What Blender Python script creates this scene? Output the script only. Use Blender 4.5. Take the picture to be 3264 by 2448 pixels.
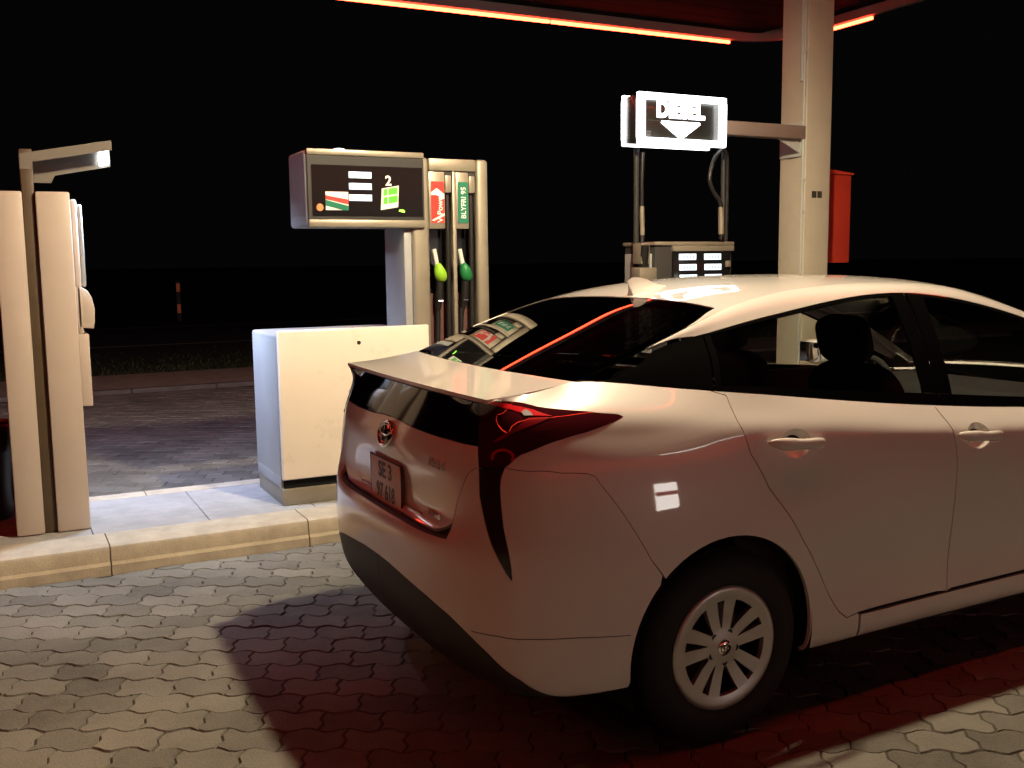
import bpy, bmesh, math, random
import numpy as np
from mathutils import Vector, Matrix
from mathutils.geometry import delaunay_2d_cdt

random.seed(7)
for o in list(bpy.data.objects):
    bpy.data.objects.remove(o)
SC = bpy.context.scene
COL = SC.collection
R = math.radians

# ------------------------------------------------------------------ camera
# world: x along the kerb (the car's forward), y across it, z up; origin under the car's rear axle
CAM = Vector((-2.0072, -3.2902, 1.5565))
YAW, PITCH, ROLL = 1.09436, 0.1222, -0.01187
fw = Vector((math.cos(PITCH) * math.cos(YAW), math.cos(PITCH) * math.sin(YAW), -math.sin(PITCH)))
rt = fw.cross(Vector((0, 0, 1))).normalized()
up = rt.cross(fw)
rt2 = math.cos(ROLL) * rt + math.sin(ROLL) * up
up2 = -math.sin(ROLL) * rt + math.cos(ROLL) * up
cd = bpy.data.cameras.new('camera')
cam = bpy.data.objects.new('camera', cd)
COL.objects.link(cam)
cam.matrix_world = Matrix(((rt2.x, up2.x, -fw.x, CAM.x), (rt2.y, up2.y, -fw.y, CAM.y), (rt2.z, up2.z, -fw.z, CAM.z), (0, 0, 0, 1)))
cd.sensor_width = 36
cd.lens = 36 * 3175.6 / 3264
cd.clip_start = 0.05
cd.clip_end = 2000
SC.camera = cam
FPX, SPX = 3175.63, 3264 / 2212
_C, _f, _r, _u = (np.array(v) for v in (CAM, fw, rt2, up2))

# ------------------------------------------------------------------ sky (night), exposure
W = bpy.data.worlds.new('World')
SC.world = W
W.use_nodes = True
wn = W.node_tree
bgd = wn.nodes['Background']
sky = wn.nodes.new('ShaderNodeTexSky')
sky.sky_type = 'NISHITA'
sky.sun_disc = False
sky.sun_elevation = R(-6)
sky.sun_rotation = R(150)
wn.links.new(sky.outputs[0], bgd.inputs[0])
# faint even night-sky glow on top of the sky model
glow = wn.nodes.new('ShaderNodeBackground')
glow.inputs[0].default_value = (0.0014, 0.0013, 0.0013, 1)
glow.inputs[1].default_value = 1.0
addn = wn.nodes.new('ShaderNodeAddShader')
wn.links.new(bgd.outputs[0], addn.inputs[0])
wn.links.new(glow.outputs[0], addn.inputs[1])
wn.links.new(addn.outputs[0], wn.nodes['World Output'].inputs[0])
bgd.inputs[1].default_value = 0.1
SC.view_settings.view_transform = 'Standard'
SC.view_settings.look = 'None'
SC.view_settings.exposure = 0.0
SC.view_settings.gamma = 1.0
SC.view_settings.use_curve_mapping = False

# canopy downlight over the lane (the lamp that throws the car's shadow); its fitting is built with the canopy
LAMP = (0.48, -0.24, 3.86)


# ------------------------------------------------------------------ materials
def mat(name, col, rough=0.5, metal=0.0, coat=0.0, emit=None, es=0.0, noise=0.0, nscale=8.0, bump=0.0, bscale=60.0, spec=0.5, ior=1.45):
    m = bpy.data.materials.new(name)
    m.use_nodes = True
    nt = m.node_tree
    b = nt.nodes['Principled BSDF']
    c4 = (*col, 1)
    b.inputs['Base Color'].default_value = c4
    b.inputs['Roughness'].default_value = rough
    b.inputs['Metallic'].default_value = metal
    b.inputs['Coat Weight'].default_value = coat
    b.inputs['Coat Roughness'].default_value = 0.02
    b.inputs['Specular IOR Level'].default_value = spec
    b.inputs['IOR'].default_value = ior
    if emit:
        b.inputs['Emission Color'].default_value = (*emit, 1)
        b.inputs['Emission Strength'].default_value = es
    if noise or bump:
        tc = nt.nodes.new('ShaderNodeTexCoord')
    if noise:
        n = nt.nodes.new('ShaderNodeTexNoise')
        n.inputs['Scale'].default_value = nscale
        n.inputs['Detail'].default_value = 5
        n.inputs['Roughness'].default_value = 0.65
        nt.links.new(tc.outputs['Object'], n.inputs['Vector'])
        rp = nt.nodes.new('ShaderNodeValToRGB')
        rp.color_ramp.elements[0].position = 0.3
        rp.color_ramp.elements[1].position = 0.72
        rp.color_ramp.elements[0].color = (*[max(0, c * (1 - noise)) for c in col], 1)
        rp.color_ramp.elements[1].color = (*[min(1, c * (1 + noise * 0.6)) for c in col], 1)
        nt.links.new(n.outputs['Fac'], rp.inputs['Fac'])
        nt.links.new(rp.outputs['Color'], b.inputs['Base Color'])
        mr = nt.nodes.new('ShaderNodeMapRange')
        mr.inputs['To Min'].default_value = max(0, rough - 0.1)
        mr.inputs['To Max'].default_value = min(1, rough + 0.12)
        nt.links.new(n.outputs['Fac'], mr.inputs['Value'])
        nt.links.new(mr.outputs['Result'], b.inputs['Roughness'])
    if bump:
        n2 = nt.nodes.new('ShaderNodeTexNoise')
        n2.inputs['Scale'].default_value = bscale
        n2.inputs['Detail'].default_value = 4
        nt.links.new(tc.outputs['Object'], n2.inputs['Vector'])
        bp = nt.nodes.new('ShaderNodeBump')
        bp.inputs['Strength'].default_value = bump
        bp.inputs['Distance'].default_value = 0.01
        nt.links.new(n2.outputs['Fac'], bp.inputs['Height'])
        nt.links.new(bp.outputs['Normal'], b.inputs['Normal'])
    return m


def glass_mat(name, tint, refl=1.0):
    m = bpy.data.materials.new(name)
    m.use_nodes = True
    nt = m.node_tree
    nt.nodes.clear()
    out = nt.nodes.new('ShaderNodeOutputMaterial')
    mx = nt.nodes.new('ShaderNodeMixShader')
    tr = nt.nodes.new('ShaderNodeBsdfTransparent')
    tr.inputs['Color'].default_value = (*tint, 1)
    gl = nt.nodes.new('ShaderNodeBsdfGlossy')
    gl.inputs['Roughness'].default_value = 0.008
    gl.inputs['Color'].default_value = (refl, refl, refl, 1)
    fr = nt.nodes.new('ShaderNodeFresnel')
    # same reflectance seen from inside and outside the pane
    geo = nt.nodes.new('ShaderNodeNewGeometry')
    mr = nt.nodes.new('ShaderNodeMapRange')
    mr.inputs['To Min'].default_value = 1.5
    mr.inputs['To Max'].default_value = 1 / 1.5
    nt.links.new(geo.outputs['Backfacing'], mr.inputs['Value'])
    nt.links.new(mr.outputs['Result'], fr.inputs['IOR'])
    nt.links.new(fr.outputs[0], mx.inputs[0])
    nt.links.new(tr.outputs[0], mx.inputs[1])
    nt.links.new(gl.outputs[0], mx.inputs[2])
    nt.links.new(mx.outputs[0], out.inputs[0])
    return m


def paver_mat():
    m = bpy.data.materials.new('concrete_paver')
    m.use_nodes = True
    nt = m.node_tree
    N, L = nt.nodes, nt.links
    b = N['Principled BSDF']
    b.inputs['Roughness'].default_value = 0.82
    geo = N.new('ShaderNodeNewGeometry')
    n1 = N.new('ShaderNodeTexNoise'); n1.inputs['Scale'].default_value = 1.3; n1.inputs['Detail'].default_value = 4
    n2 = N.new('ShaderNodeTexNoise'); n2.inputs['Scale'].default_value = 9; n2.inputs['Detail'].default_value = 6; n2.inputs['Roughness'].default_value = 0.7
    n3 = N.new('ShaderNodeTexNoise'); n3.inputs['Scale'].default_value = 130; n3.inputs['Detail'].default_value = 3
    for n in (n1, n2, n3):
        L.new(geo.outputs['Position'], n.inputs['Vector'])
    at = N.new('ShaderNodeAttribute'); at.attribute_name = 'tone'
    oi = N.new('ShaderNodeObjectInfo')
    def math_(op, a, bb):
        q = N.new('ShaderNodeMath'); q.operation = op
        for i, v in enumerate((a, bb)):
            if isinstance(v, (int, float)): q.inputs[i].default_value = v
            else: L.new(v, q.inputs[i])
        return q.outputs[0]
    t = math_('ADD', math_('MULTIPLY', n1.outputs['Fac'], 0.72), math_('MULTIPLY', n2.outputs['Fac'], 0.30))
    rnd = math_('ADD', oi.outputs['Random'], at.outputs['Fac'])
    t = math_('ADD', t, math_('MULTIPLY', math_('SUBTRACT', rnd, 0.5), 0.24))
    t = math_('ADD', t, math_('MULTIPLY', math_('SUBTRACT', n3.outputs['Fac'], 0.5), 0.3))
    rp = N.new('ShaderNodeValToRGB')
    e = rp.color_ramp.elements
    e[0].position, e[0].color = 0.25, (0.062, 0.059, 0.049, 1)
    e[1].position, e[1].color = 0.75, (0.205, 0.197, 0.168, 1)
    L.new(t, rp.inputs['Fac'])
    L.new(rp.outputs['Color'], b.inputs['Base Color'])
    bp = N.new('ShaderNodeBump'); bp.inputs['Strength'].default_value = 0.5; bp.inputs['Distance'].default_value = 0.006
    L.new(math_('ADD', n3.outputs['Fac'], math_('MULTIPLY', n2.outputs['Fac'], 0.6)), bp.inputs['Height'])
    L.new(bp.outputs['Normal'], b.inputs['Normal'])
    return m


M = dict(
    paint=mat('white_car_paint', (0.60, 0.585, 0.555), 0.36, coat=1.0),
    glass=glass_mat('dark_tinted_glass', (0.78, 0.80, 0.78)),
    rearglass=glass_mat('privacy_glass', (0.035, 0.036, 0.036)),
    black=mat('gloss_black_trim', (0.004, 0.004, 0.004), 0.05),
    plastic=mat('dark_textured_plastic', (0.022, 0.022, 0.023), 0.55, bump=0.15, bscale=400),
    underbody=mat('underbody_black', (0.008, 0.008, 0.008), 0.9),
    interior=mat('cabin_charcoal', (0.018, 0.017, 0.017), 0.85, noise=0.3, nscale=30),
    rubber=mat('tyre_rubber', (0.0075, 0.0075, 0.0075), 0.8, bump=0.2, bscale=200),
    alloy=mat('silver_wheel_paint', (0.42, 0.41, 0.40), 0.32, metal=0.55, coat=0.4),
    steel=mat('dark_wheel_steel', (0.012, 0.012, 0.012), 0.6),
    chrome=mat('chrome', (0.75, 0.75, 0.76), 0.07, metal=1.0),
    lampdark=mat('smoked_lamp_lens', (0.042, 0.004, 0.006), 0.04, coat=1.0),
    lampred=mat('red_lamp_reflector', (0.55, 0.012, 0.018), 0.15, coat=1.0),
    lampclear=mat('clear_lamp_lens', (0.35, 0.35, 0.36), 0.06, coat=1.0),
    plate=mat('number_plate_white', (0.62, 0.60, 0.56), 0.45),
    plate_ink=mat('number_plate_ink', (0.02, 0.02, 0.025), 0.5),
    cream=mat('cream_powder_coat', (0.43, 0.365, 0.315), 0.38, noise=0.05, nscale=3),
    creamg=mat('cream_gloss_panel', (0.74, 0.665, 0.575), 0.28, coat=0.3, noise=0.04, nscale=3),
    pumpgrey=mat('pump_side_grey', (0.30, 0.31, 0.32), 0.42, noise=0.10, nscale=4),
    alum=mat('brushed_aluminium', (0.29, 0.262, 0.205), 0.42, metal=0.45, noise=0.10, nscale=6),
    darkgrey=mat('pump_head_dark_grey', (0.034, 0.033, 0.032), 0.5, spec=0.3),
    panelblack=mat('pump_display_black', (0.008, 0.008, 0.009), 0.14, spec=0.3),
    hose=mat('black_hose_rubber', (0.012, 0.012, 0.012), 0.45),
    post=mat('bronze_post', (0.070, 0.048, 0.026), 0.5, noise=0.15, nscale=12),
    postgrey=mat('lamp_arm_grey', (0.15, 0.135, 0.115), 0.5),
    kerb=mat('kerb_concrete', (0.40, 0.35, 0.265), 0.8, noise=0.22, nscale=9, bump=0.35, bscale=150),
    island=mat('island_concrete', (0.29, 0.29, 0.285), 0.8, noise=0.22, nscale=6, bump=0.3, bscale=120),
    sand=mat('joint_sand', (0.050, 0.046, 0.032), 0.95, noise=0.9, nscale=7),
    asphalt=mat('asphalt', (0.05, 0.05, 0.05), 0.85, noise=0.3, nscale=20, bump=0.3, bscale=250),
    verge=mat('grass_verge', (0.035, 0.045, 0.018), 0.95, noise=0.5, nscale=8, bump=0.6, bscale=40),
    grass=mat('grass_blade', (0.05, 0.075, 0.02), 0.8),
    column=mat('column_cream_paint', (0.46, 0.425, 0.335), 0.45, noise=0.07, nscale=5),
    conduit=mat('grey_conduit', (0.42, 0.44, 0.42), 0.45),
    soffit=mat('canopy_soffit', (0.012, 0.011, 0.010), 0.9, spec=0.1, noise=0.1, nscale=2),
    fascia=mat('canopy_fascia', (0.30, 0.28, 0.26), 0.5),
    redled=mat('red_led_tube', (0.3, 0.02, 0.02), 0.5, emit=(1.0, 0.040, 0.015), es=30.0),
    lamp=mat('downlight_lens', (0.9, 0.9, 0.9), 0.4, emit=(1.0, 0.86, 0.62), es=30.0),
    led=mat('cool_led', (0.9, 0.9, 0.9), 0.4, emit=(0.75, 0.88, 1.0), es=22.0),
    lcd=mat('backlit_lcd', (0.5, 0.55, 0.6), 0.3, emit=(0.70, 0.86, 1.0), es=1.05),
    lcdink=mat('lcd_digits', (0.25, 0.28, 0.32), 0.4, emit=(0.62, 0.74, 0.92), es=0.62),
    signlit=mat('backlit_sign_white', (0.9, 0.9, 0.9), 0.4, emit=(0.94, 0.97, 1.0), es=5.0),
    signdark=mat('sign_dark_face', (0.016, 0.015, 0.012), 0.3, coat=0.3),
    red=mat('red_label', (0.52, 0.045, 0.035), 0.35, coat=0.4, noise=0.12, nscale=25),
    redbox=mat('red_metal_paint', (0.48, 0.040, 0.020), 0.5, noise=0.12, nscale=6),
    green=mat('green_label', (0.012, 0.16, 0.095), 0.3, coat=0.4),
    white=mat('white_print', (0.78, 0.77, 0.72), 0.4),
    limegreen=mat('lime_nozzle_cover', (0.25, 0.52, 0.03), 0.4),
    darkgreen=mat('green_nozzle_cover', (0.015, 0.17, 0.05), 0.4),
    limecard=mat('lime_card_glow', (0.06, 0.30, 0.02), 0.4, emit=(0.16, 0.80, 0.05), es=0.5),  # emission added to keep the card green under the warm lamp
    greenled=mat('green_indicator', (0.2, 0.8, 0.1), 0.4, emit=(0.35, 1.0, 0.05), es=3.0),
    orange=mat('orange_sticker', (0.6, 0.22, 0.08), 0.5),
    binm=mat('bin_black_plastic', (0.012, 0.012, 0.014), 0.4),
    binbag=mat('bin_liner', (0.25, 0.30, 0.36), 0.35),
    delin=mat('marker_post_white', (0.5, 0.42, 0.36), 0.6),
    delinred=mat('marker_reflector_glow', (0.75, 0.20, 0.08), 0.4, emit=(1.0, 0.22, 0.06), es=0.05),  # faint emission stands in for light thrown back by the reflectors
    paver=paver_mat(),
    wall=mat('shop_wall', (0.45, 0.40, 0.34), 0.8, noise=0.1, nscale=3),
    shopglass=mat('lit_shop_window', (0.3, 0.28, 0.24), 0.3, emit=(1.0, 0.82, 0.55), es=0.06),
    reflwhite=mat('reflection_white_glow', (0.8, 0.8, 0.8), 0.4, emit=(1.0, 0.93, 0.85), es=14.0),  # glow for the unseen panels placed to mirror in the car paint
    shopred=mat('lit_shop_red', (0.6, 0.05, 0.03), 0.4, emit=(1.0, 0.075, 0.035), es=1.0),
    line=mat('road_line', (0.7, 0.68, 0.62), 0.7),
)


# ------------------------------------------------------------------ object helpers
def tag(o, label=None, cat=None, group=None, kind=None):
    for k, v in (('label', label), ('category', cat), ('group', group), ('kind', kind)):
        if v: o[k] = v
    return o


def thing(name, loc, label, cat, group=None):
    o = bpy.data.objects.new(name, None)
    o.empty_display_size = 0.1
    COL.objects.link(o)
    o.location = loc
    return tag(o, label, cat, group)


def wloc(o):
    v = Vector((0, 0, 0))
    while o is not None:
        v += o.location
        o = o.parent
    return v


def link(name, me, m, parent=None):
    o = bpy.data.objects.new(name, me)
    COL.objects.link(o)
    if parent is not None:
        me.transform(Matrix.Translation(-wloc(parent)))
        o.parent = parent
    if m is not None and len(me.materials) == 0:
        me.materials.append(m)
    return o


def bmobj(name, bm, m, parent=None, smooth=None):
    me = bpy.data.meshes.new(name)
    bm.normal_update()
    bm.to_mesh(me)
    bm.free()
    if smooth is not None:
        me.polygons.foreach_set('use_smooth', [True] * len(me.polygons))
        me.set_sharp_from_angle(angle=R(smooth))
    return link(name, me, m, parent)


def bbox(bm, x0, x1, y0, y1, z0, z1, bev=0.0, seg=2):
    r = bmesh.ops.create_cube(bm, size=1.0)
    vs = r['verts']
    for v in vs:
        v.co = Vector((x0 + (v.co.x + .5) * (x1 - x0), y0 + (v.co.y + .5) * (y1 - y0), z0 + (v.co.z + .5) * (z1 - z0)))
    if bev:
        es = list({e for v in vs for e in v.link_edges})
        bmesh.ops.bevel(bm, geom=es, offset=bev, segments=seg, profile=0.5, affect='EDGES')


def box(name, x0, x1, y0, y1, z0, z1, m, parent=None, bev=0.004, seg=2):
    bm = bmesh.new()
    bbox(bm, x0, x1, y0, y1, z0, z1, bev, seg)
    return bmobj(name, bm, m, parent, 35)


def prism(name, pts, axis, a0, a1, m, parent=None, bev=0.0):
    """polygon pts (2-D) extruded along axis 'x','y' or 'z' from a0 to a1"""
    bm = bmesh.new()
    def P(p, a):
        return {'x': (a, p[0], p[1]), 'y': (p[0], a, p[1]), 'z': (p[0], p[1], a)}[axis]
    A = [bm.verts.new(P(p, a0)) for p in pts]
    B = [bm.verts.new(P(p, a1)) for p in pts]
    bm.faces.new(A)
    bm.faces.new(B[::-1])
    n = len(pts)
    for i in range(n):
        bm.faces.new((A[i], B[i], B[(i + 1) % n], A[(i + 1) % n]))
    bmesh.ops.recalc_face_normals(bm, faces=bm.faces)
    if bev:
        bmesh.ops.bevel(bm, geom=list(bm.edges), offset=bev, segments=2, profile=0.5, affect='EDGES')
    return bmobj(name, bm, m, parent, 35)


def catmull(pts, n=8, closed=False):
    P = [Vector(p) for p in pts]
    out = []
    N = len(P)
    for i in range(N if closed else N - 1):
        p0 = P[i - 1] if (i > 0 or closed) else P[0]
        p1, p2 = P[i], P[(i + 1) % N]
        p3 = P[(i + 2) % N] if (i + 2 < N or closed) else P[-1]
        for k in range(n):
            t = k / n
            out.append(0.5 * ((2 * p1) + (p2 - p0) * t + (2 * p0 - 5 * p1 + 4 * p2 - p3) * t * t + (3 * p1 - p0 - 3 * p2 + p3) * t ** 3))
    if not closed: out.append(P[-1])
    return out


def tube_bm(bm, path, rad, seg=10, closed=False):
    path = [Vector(p) for p in path]
    n = len(path)
    rads = rad if isinstance(rad, (list, tuple)) else [rad] * n
    rings = []
    prev = None
    for i, p in enumerate(path):
        a = path[i - 1] if (i > 0 or closed) else p
        b = path[(i + 1) % n] if (i < n - 1 or closed) else p
        t = (b - a).normalized()
        if prev is None:
            ref = Vector((0, 0, 1)) if abs(t.z) < 0.9 else Vector((1, 0, 0))
            nn = (ref - t * ref.dot(t)).normalized()
        else:
            nn = (prev - t * prev.dot(t)).normalized()
        prev = nn
        bb = t.cross(nn)
        rings.append([bm.verts.new(p + (nn * math.cos(2 * math.pi * k / seg) + bb * math.sin(2 * math.pi * k / seg)) * rads[i]) for k in range(seg)])
    for i in range(n if closed else n - 1):
        A, B = rings[i], rings[(i + 1) % n]
        for k in range(seg):
            bm.faces.new((A[k], A[(k + 1) % seg], B[(k + 1) % seg], B[k]))
    if not closed:
        bm.faces.new(rings[0][::-1])
        bm.faces.new(rings[-1])


def tube(name, path, rad, m, parent=None, seg=10, closed=False):
    bm = bmesh.new()
    tube_bm(bm, path, rad, seg, closed)
    bmesh.ops.recalc_face_normals(bm, faces=bm.faces)
    return bmobj(name, bm, m, parent, 50)


def lathe(name, prof, m, parent, centre, axis='y', seg=64, sgn=1, closed=False, caps=True):
    """prof list of (radius, along-axis offset)"""
    bm = bmesh.new()
    c = Vector(centre)
    rings = []
    for r, a in prof:
        ring = []
        for k in range(seg):
            t = 2 * math.pi * k / seg
            if axis == 'y': p = Vector((r * math.cos(t), a * sgn, r * math.sin(t)))
            elif axis == 'z': p = Vector((r * math.cos(t), r * math.sin(t), a * sgn))
            else: p = Vector((a * sgn, r * math.cos(t), r * math.sin(t)))
            ring.append(bm.verts.new(c + p))
        rings.append(ring)
    n = len(rings)
    for i in range(n if closed else n - 1):
        A, B = rings[i], rings[(i + 1) % n]
        for k in range(seg):
            bm.faces.new((A[k], A[(k + 1) % seg], B[(k + 1) % seg], B[k]))
    if not closed and caps:
        if prof[0][0] > 1e-4: bm.faces.new(rings[0])
        if prof[-1][0] > 1e-4: bm.faces.new(rings[-1][::-1])
    bmesh.ops.remove_doubles(bm, verts=bm.verts, dist=1e-5)
    bmesh.ops.recalc_face_normals(bm, faces=bm.faces)
    return bmobj(name, bm, m, parent, 40)


def text(name, body, size, m, parent, origin, xdir, ydir, ext=0.001, align='CENTER', bold=0.0, sx=1.0):
    cu = bpy.data.curves.new(name, 'FONT')
    cu.body = body
    cu.size = size
    cu.extrude = ext
    cu.offset = bold
    cu.align_x = align
    cu.align_y = 'CENTER'
    o = bpy.data.objects.new(name + '_tmp', cu)
    COL.objects.link(o)
    dg = bpy.context.evaluated_depsgraph_get()
    dg.update()
    me = bpy.data.meshes.new_from_object(o.evaluated_get(dg))
    bpy.data.objects.remove(o)
    x = Vector(xdir).normalized(); y = Vector(ydir).normalized(); z = x.cross(y)
    o0 = Vector(origin)
    me.transform(Matrix(((x.x * sx, y.x, z.x, o0.x), (x.y * sx, y.y, z.y, o0.y), (x.z * sx, y.z, z.z, o0.z), (0, 0, 0, 1))))
    me.materials.clear()
    me.name = name
    return link(name, me, m, parent)


def blob(name, centre, rad, m, parent, sub=3, fn=None):
    bm = bmesh.new()
    bmesh.ops.create_icosphere(bm, subdivisions=sub, radius=1.0)
    for v in bm.verts:
        p = v.co.copy()
        if fn: p = fn(p)
        v.co = Vector((centre[0] + p.x * rad[0], centre[1] + p.y * rad[1], centre[2] + p.z * rad[2]))
    return bmobj(name, bm, m, parent, 60)


def superbox(centre, half, e=0.35, sub=4):
    """rounded block as a superellipsoid bmesh"""
    bm = bmesh.new()
    bmesh.ops.create_icosphere(bm, subdivisions=sub, radius=1.0)
    for v in bm.verts:
        p = v.co
        q = [math.copysign(abs(c) ** e, c) for c in p]
        v.co = Vector((centre[0] + q[0] * half[0], centre[1] + q[1] * half[1], centre[2] + q[2] * half[2]))
    return bm


# ================================================================== SETTING
def px(p):
    """pixel (in 2212-wide picture coordinates) of a world point"""
    d = np.asarray(p, float) - _C
    z = d @ _f
    return np.stack([(FPX * (d @ _r) / z + 1632) / SPX, (-FPX * (d @ _u) / z + 1224) / SPX, z], -1)


def sheet(name, x0, x1, y0, y1, z, m, kind='structure', label=None, cat=None):
    bm = bmesh.new()
    vs = [bm.verts.new(c) for c in ((x0, y0, z), (x1, y0, z), (x1, y1, z), (x0, y1, z))]
    bm.faces.new(vs)
    o = bmobj(name, bm, m)
    return tag(o, label, cat, kind=kind)


tag(sheet('ground', -700, 700, -700, 700, -0.05, M['verge']), 'dark ground running away from the filling station', 'ground')
forecourt = tag(sheet('forecourt', -14, 14, -16, 9.72, -0.0072, M['sand']), 'wavy grey interlocking paving of the forecourt', 'paving')
tag(sheet('road', -400, 400, 17.5, 24.5, -0.04, M['asphalt']), 'dark asphalt road passing behind the station', 'road')
for yy in (17.9, 24.1):
    tag(sheet('road_edge_line', -400, 400, yy, yy + 0.12, -0.036, M['line']), 'pale painted line along the edge of the road', 'road marking', None)
tag(sheet('footpath', -60, 60, 9.86, 11.6, 0.045, mat('footpath_concrete', (0.30, 0.24, 0.19), 0.85, noise=0.3, nscale=6, bump=0.3, bscale=80)), 'footpath strip beyond the far lane', 'footpath')

# --- wavy interlocking pavers, rows turned 29 degrees to the kerb
PL, PH, PA, PANG = 0.205, 0.137, 0.0135, R(-29)
e1 = np.array([math.cos(PANG), math.sin(PANG)]); e2 = np.array([-math.sin(PANG), math.cos(PANG)])


def paver_outline(g, ph):
    ts = np.linspace(0, PL, 9)
    f = lambda t: PA * math.cos(3 * math.pi * t / PL + ph)
    X = lambda t: min(max(t, g), PL - g) - PL / 2
    bot = [(X(t), f(t) + g - PH / 2) for t in ts]
    top = [(X(t), PH + f(t) - g - PH / 2) for t in ts[::-1]]
    # S-shaped short ends, the same on both so that neighbours interlock
    S = [(0.36, 0.0095), (0.64, -0.0095)]
    r_ = [(PL / 2 - g + dx, f(PL) + PH * q - PH / 2) for q, dx in S]
    l_ = [(-PL / 2 + g + dx, f(0) + PH * q - PH / 2) for q, dx in S[::-1]]
    return bot + r_ + top + l_


def paver_geo(ph):
    top, low = paver_outline(0.0054, ph), paver_outline(0.0018, ph)
    v = [(a, b, 0.0) for a, b in top] + [(a, b, -0.0075) for a, b in low]
    n = len(top)
    return v, [tuple(range(n))] + [(i + n, (i + 1) % n + n, (i + 1) % n, i) for i in range(n)]


PGEO = [paver_geo(k * math.pi / 2) for k in range(4)]
PVm = []
for v_, f_ in PGEO:
    me = bpy.data.meshes.new('paver')
    me.from_pydata(v_, [], f_)
    me.materials.append(M['paver'])
    PVm.append(me)
kinds = []
cells = []
for j in range(-140, 141):
    for i in range(-90, 91):
        cx = (i + 0.5 + (j % 2) / 2) * PL; cy = (j + 0.5) * PH
        w = e1 * cx + e2 * cy
        if not (-5.2 < w[0] < 8.5): continue
        if -4.2 < w[1] < 2.075 or 3.25 < w[1] < 9.66:
            cells.append((w[0], w[1])); kinds.append((6 * i + 3 * (j % 2)) % 4)
cells = np.array(cells)
pr = px(np.column_stack([cells, np.zeros(len(cells))]))
vis = (pr[:, 2] > 0.3) & (pr[:, 0] > -40) & (pr[:, 0] < 2252) & (pr[:, 1] < 1720) & (cells[:, 1] < 2.03)
vis &= ~((cells[:, 0] > -0.66) & (np.abs(cells[:, 1]) < 0.80))
# behind the body as seen from the camera
vis &= ~((pr[:, 0] > 960) & (pr[:, 1] < 1430))
order = [k for k in np.argsort(pr[:, 2]) if vis[k]][:300]
single = set(order)
rng = random.Random(3)
for n, k in enumerate(order):
    o = bpy.data.objects.new('paver', PVm[kinds[k]])
    COL.objects.link(o)
    o.parent = forecourt
    o.location = (cells[k][0], cells[k][1], rng.uniform(-0.0035, 0.0015))
    o.rotation_euler = (rng.gauss(0, 0.012), rng.gauss(0, 0.012), PANG + rng.gauss(0, 0.014))
allv, allf, tone = [], [], []
ca, sa = math.cos(PANG), math.sin(PANG)
for k in range(len(cells)):
    if k in single: continue
    b = len(allv); PV, PF = PGEO[kinds[k]]
    dz = rng.uniform(-0.0035, 0.0015); tx = rng.gauss(0, 0.012); ty = rng.gauss(0, 0.012); tn = rng.random()
    for (x, y, z) in PV:
        allv.append((cells[k][0] + ca * x - sa * y, cells[k][1] + sa * x + ca * y, z + dz + tx * x + ty * y))
        tone.append(tn)
    allf += [tuple(i + b for i in f) for f in PF]
me = bpy.data.meshes.new('paver_field')
me.from_pydata(allv, [], allf)
at = me.attributes.new('tone', 'FLOAT', 'POINT')
at.data.foreach_set('value', tone)
o = link('paver_field', me, M['paver'], forecourt)
o['kind'] = 'stuff'

# --- fallen leaves and moss in the joints near the kerb
leafm = [mat('fallen_leaf', (0.16, 0.09, 0.03), 0.8), mat('joint_moss', (0.035, 0.055, 0.012), 0.95)]
bm = bmesh.new()
for k in range(900):
    j = rng.randint(-22, 14); t = rng.uniform(-5, 4)
    y = j * PH + PA * math.cos(3 * math.pi * t / PL)
    w = e1 * t + e2 * y
    if not (-3.6 < w[0] < 3.2 and -2.6 < w[1] < 2.0): continue
    s = rng.uniform(0.003, 0.007); a = rng.random() * 6.28
    c = Vector((w[0] + rng.gauss(0, .002), w[1] + rng.gauss(0, .002), -0.008))
    vs = [bm.verts.new(c + Vector((math.cos(a + q) * s * 1.6, math.sin(a + q) * s, rng.uniform(0.0, 0.006)))) for q in (0, 1.6, 3.1, 4.7)]
    tp = bm.verts.new(c + Vector((0, 0, 0.009)))
    for q in range(4): bm.faces.new((vs[q], vs[(q + 1) % 4], tp))
tag(bmobj('joint_moss', bm, leafm[1], None, 60), 'tiny tufts of moss in the paving joints', 'moss', kind='stuff')

# --- island: kerb stones, concrete slabs
KX0, KX1, KY0, KY1, KZ = -4.66, 5.66, 2.04, 3.29, 0.142
kerb = tag(sheet('kerb', KX0, KX1, KY0 + 0.05, KY1 - 0.05, 0.02, M['island']), 'pale concrete kerb around the pump island', 'kerb')


def kerb_stone(x0, x1, near):
    g = 0.003
    if near: prof = [(KY0 - 0.012, -0.03), (KY0 - 0.012, 0.045), (KY0 + 0.004, 0.06), (KY0 + 0.008, KZ - 0.022), (KY0 + 0.016, KZ - 0.006), (KY0 + 0.032, KZ), (KY0 + 0.285, KZ), (KY0 + 0.29, KZ - 0.005), (KY0 + 0.29, -0.03)]
    else: prof = [(KY1, -0.03), (KY1, KZ - 0.02), (KY1 - 0.015, KZ), (KY1 - 0.125, KZ), (KY1 - 0.13, KZ - 0.005), (KY1 - 0.13, -0.03)]
    return prism('kerb_stone', prof, 'x', x0 + g, x1 - g, M['kerb'], kerb)


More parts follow.
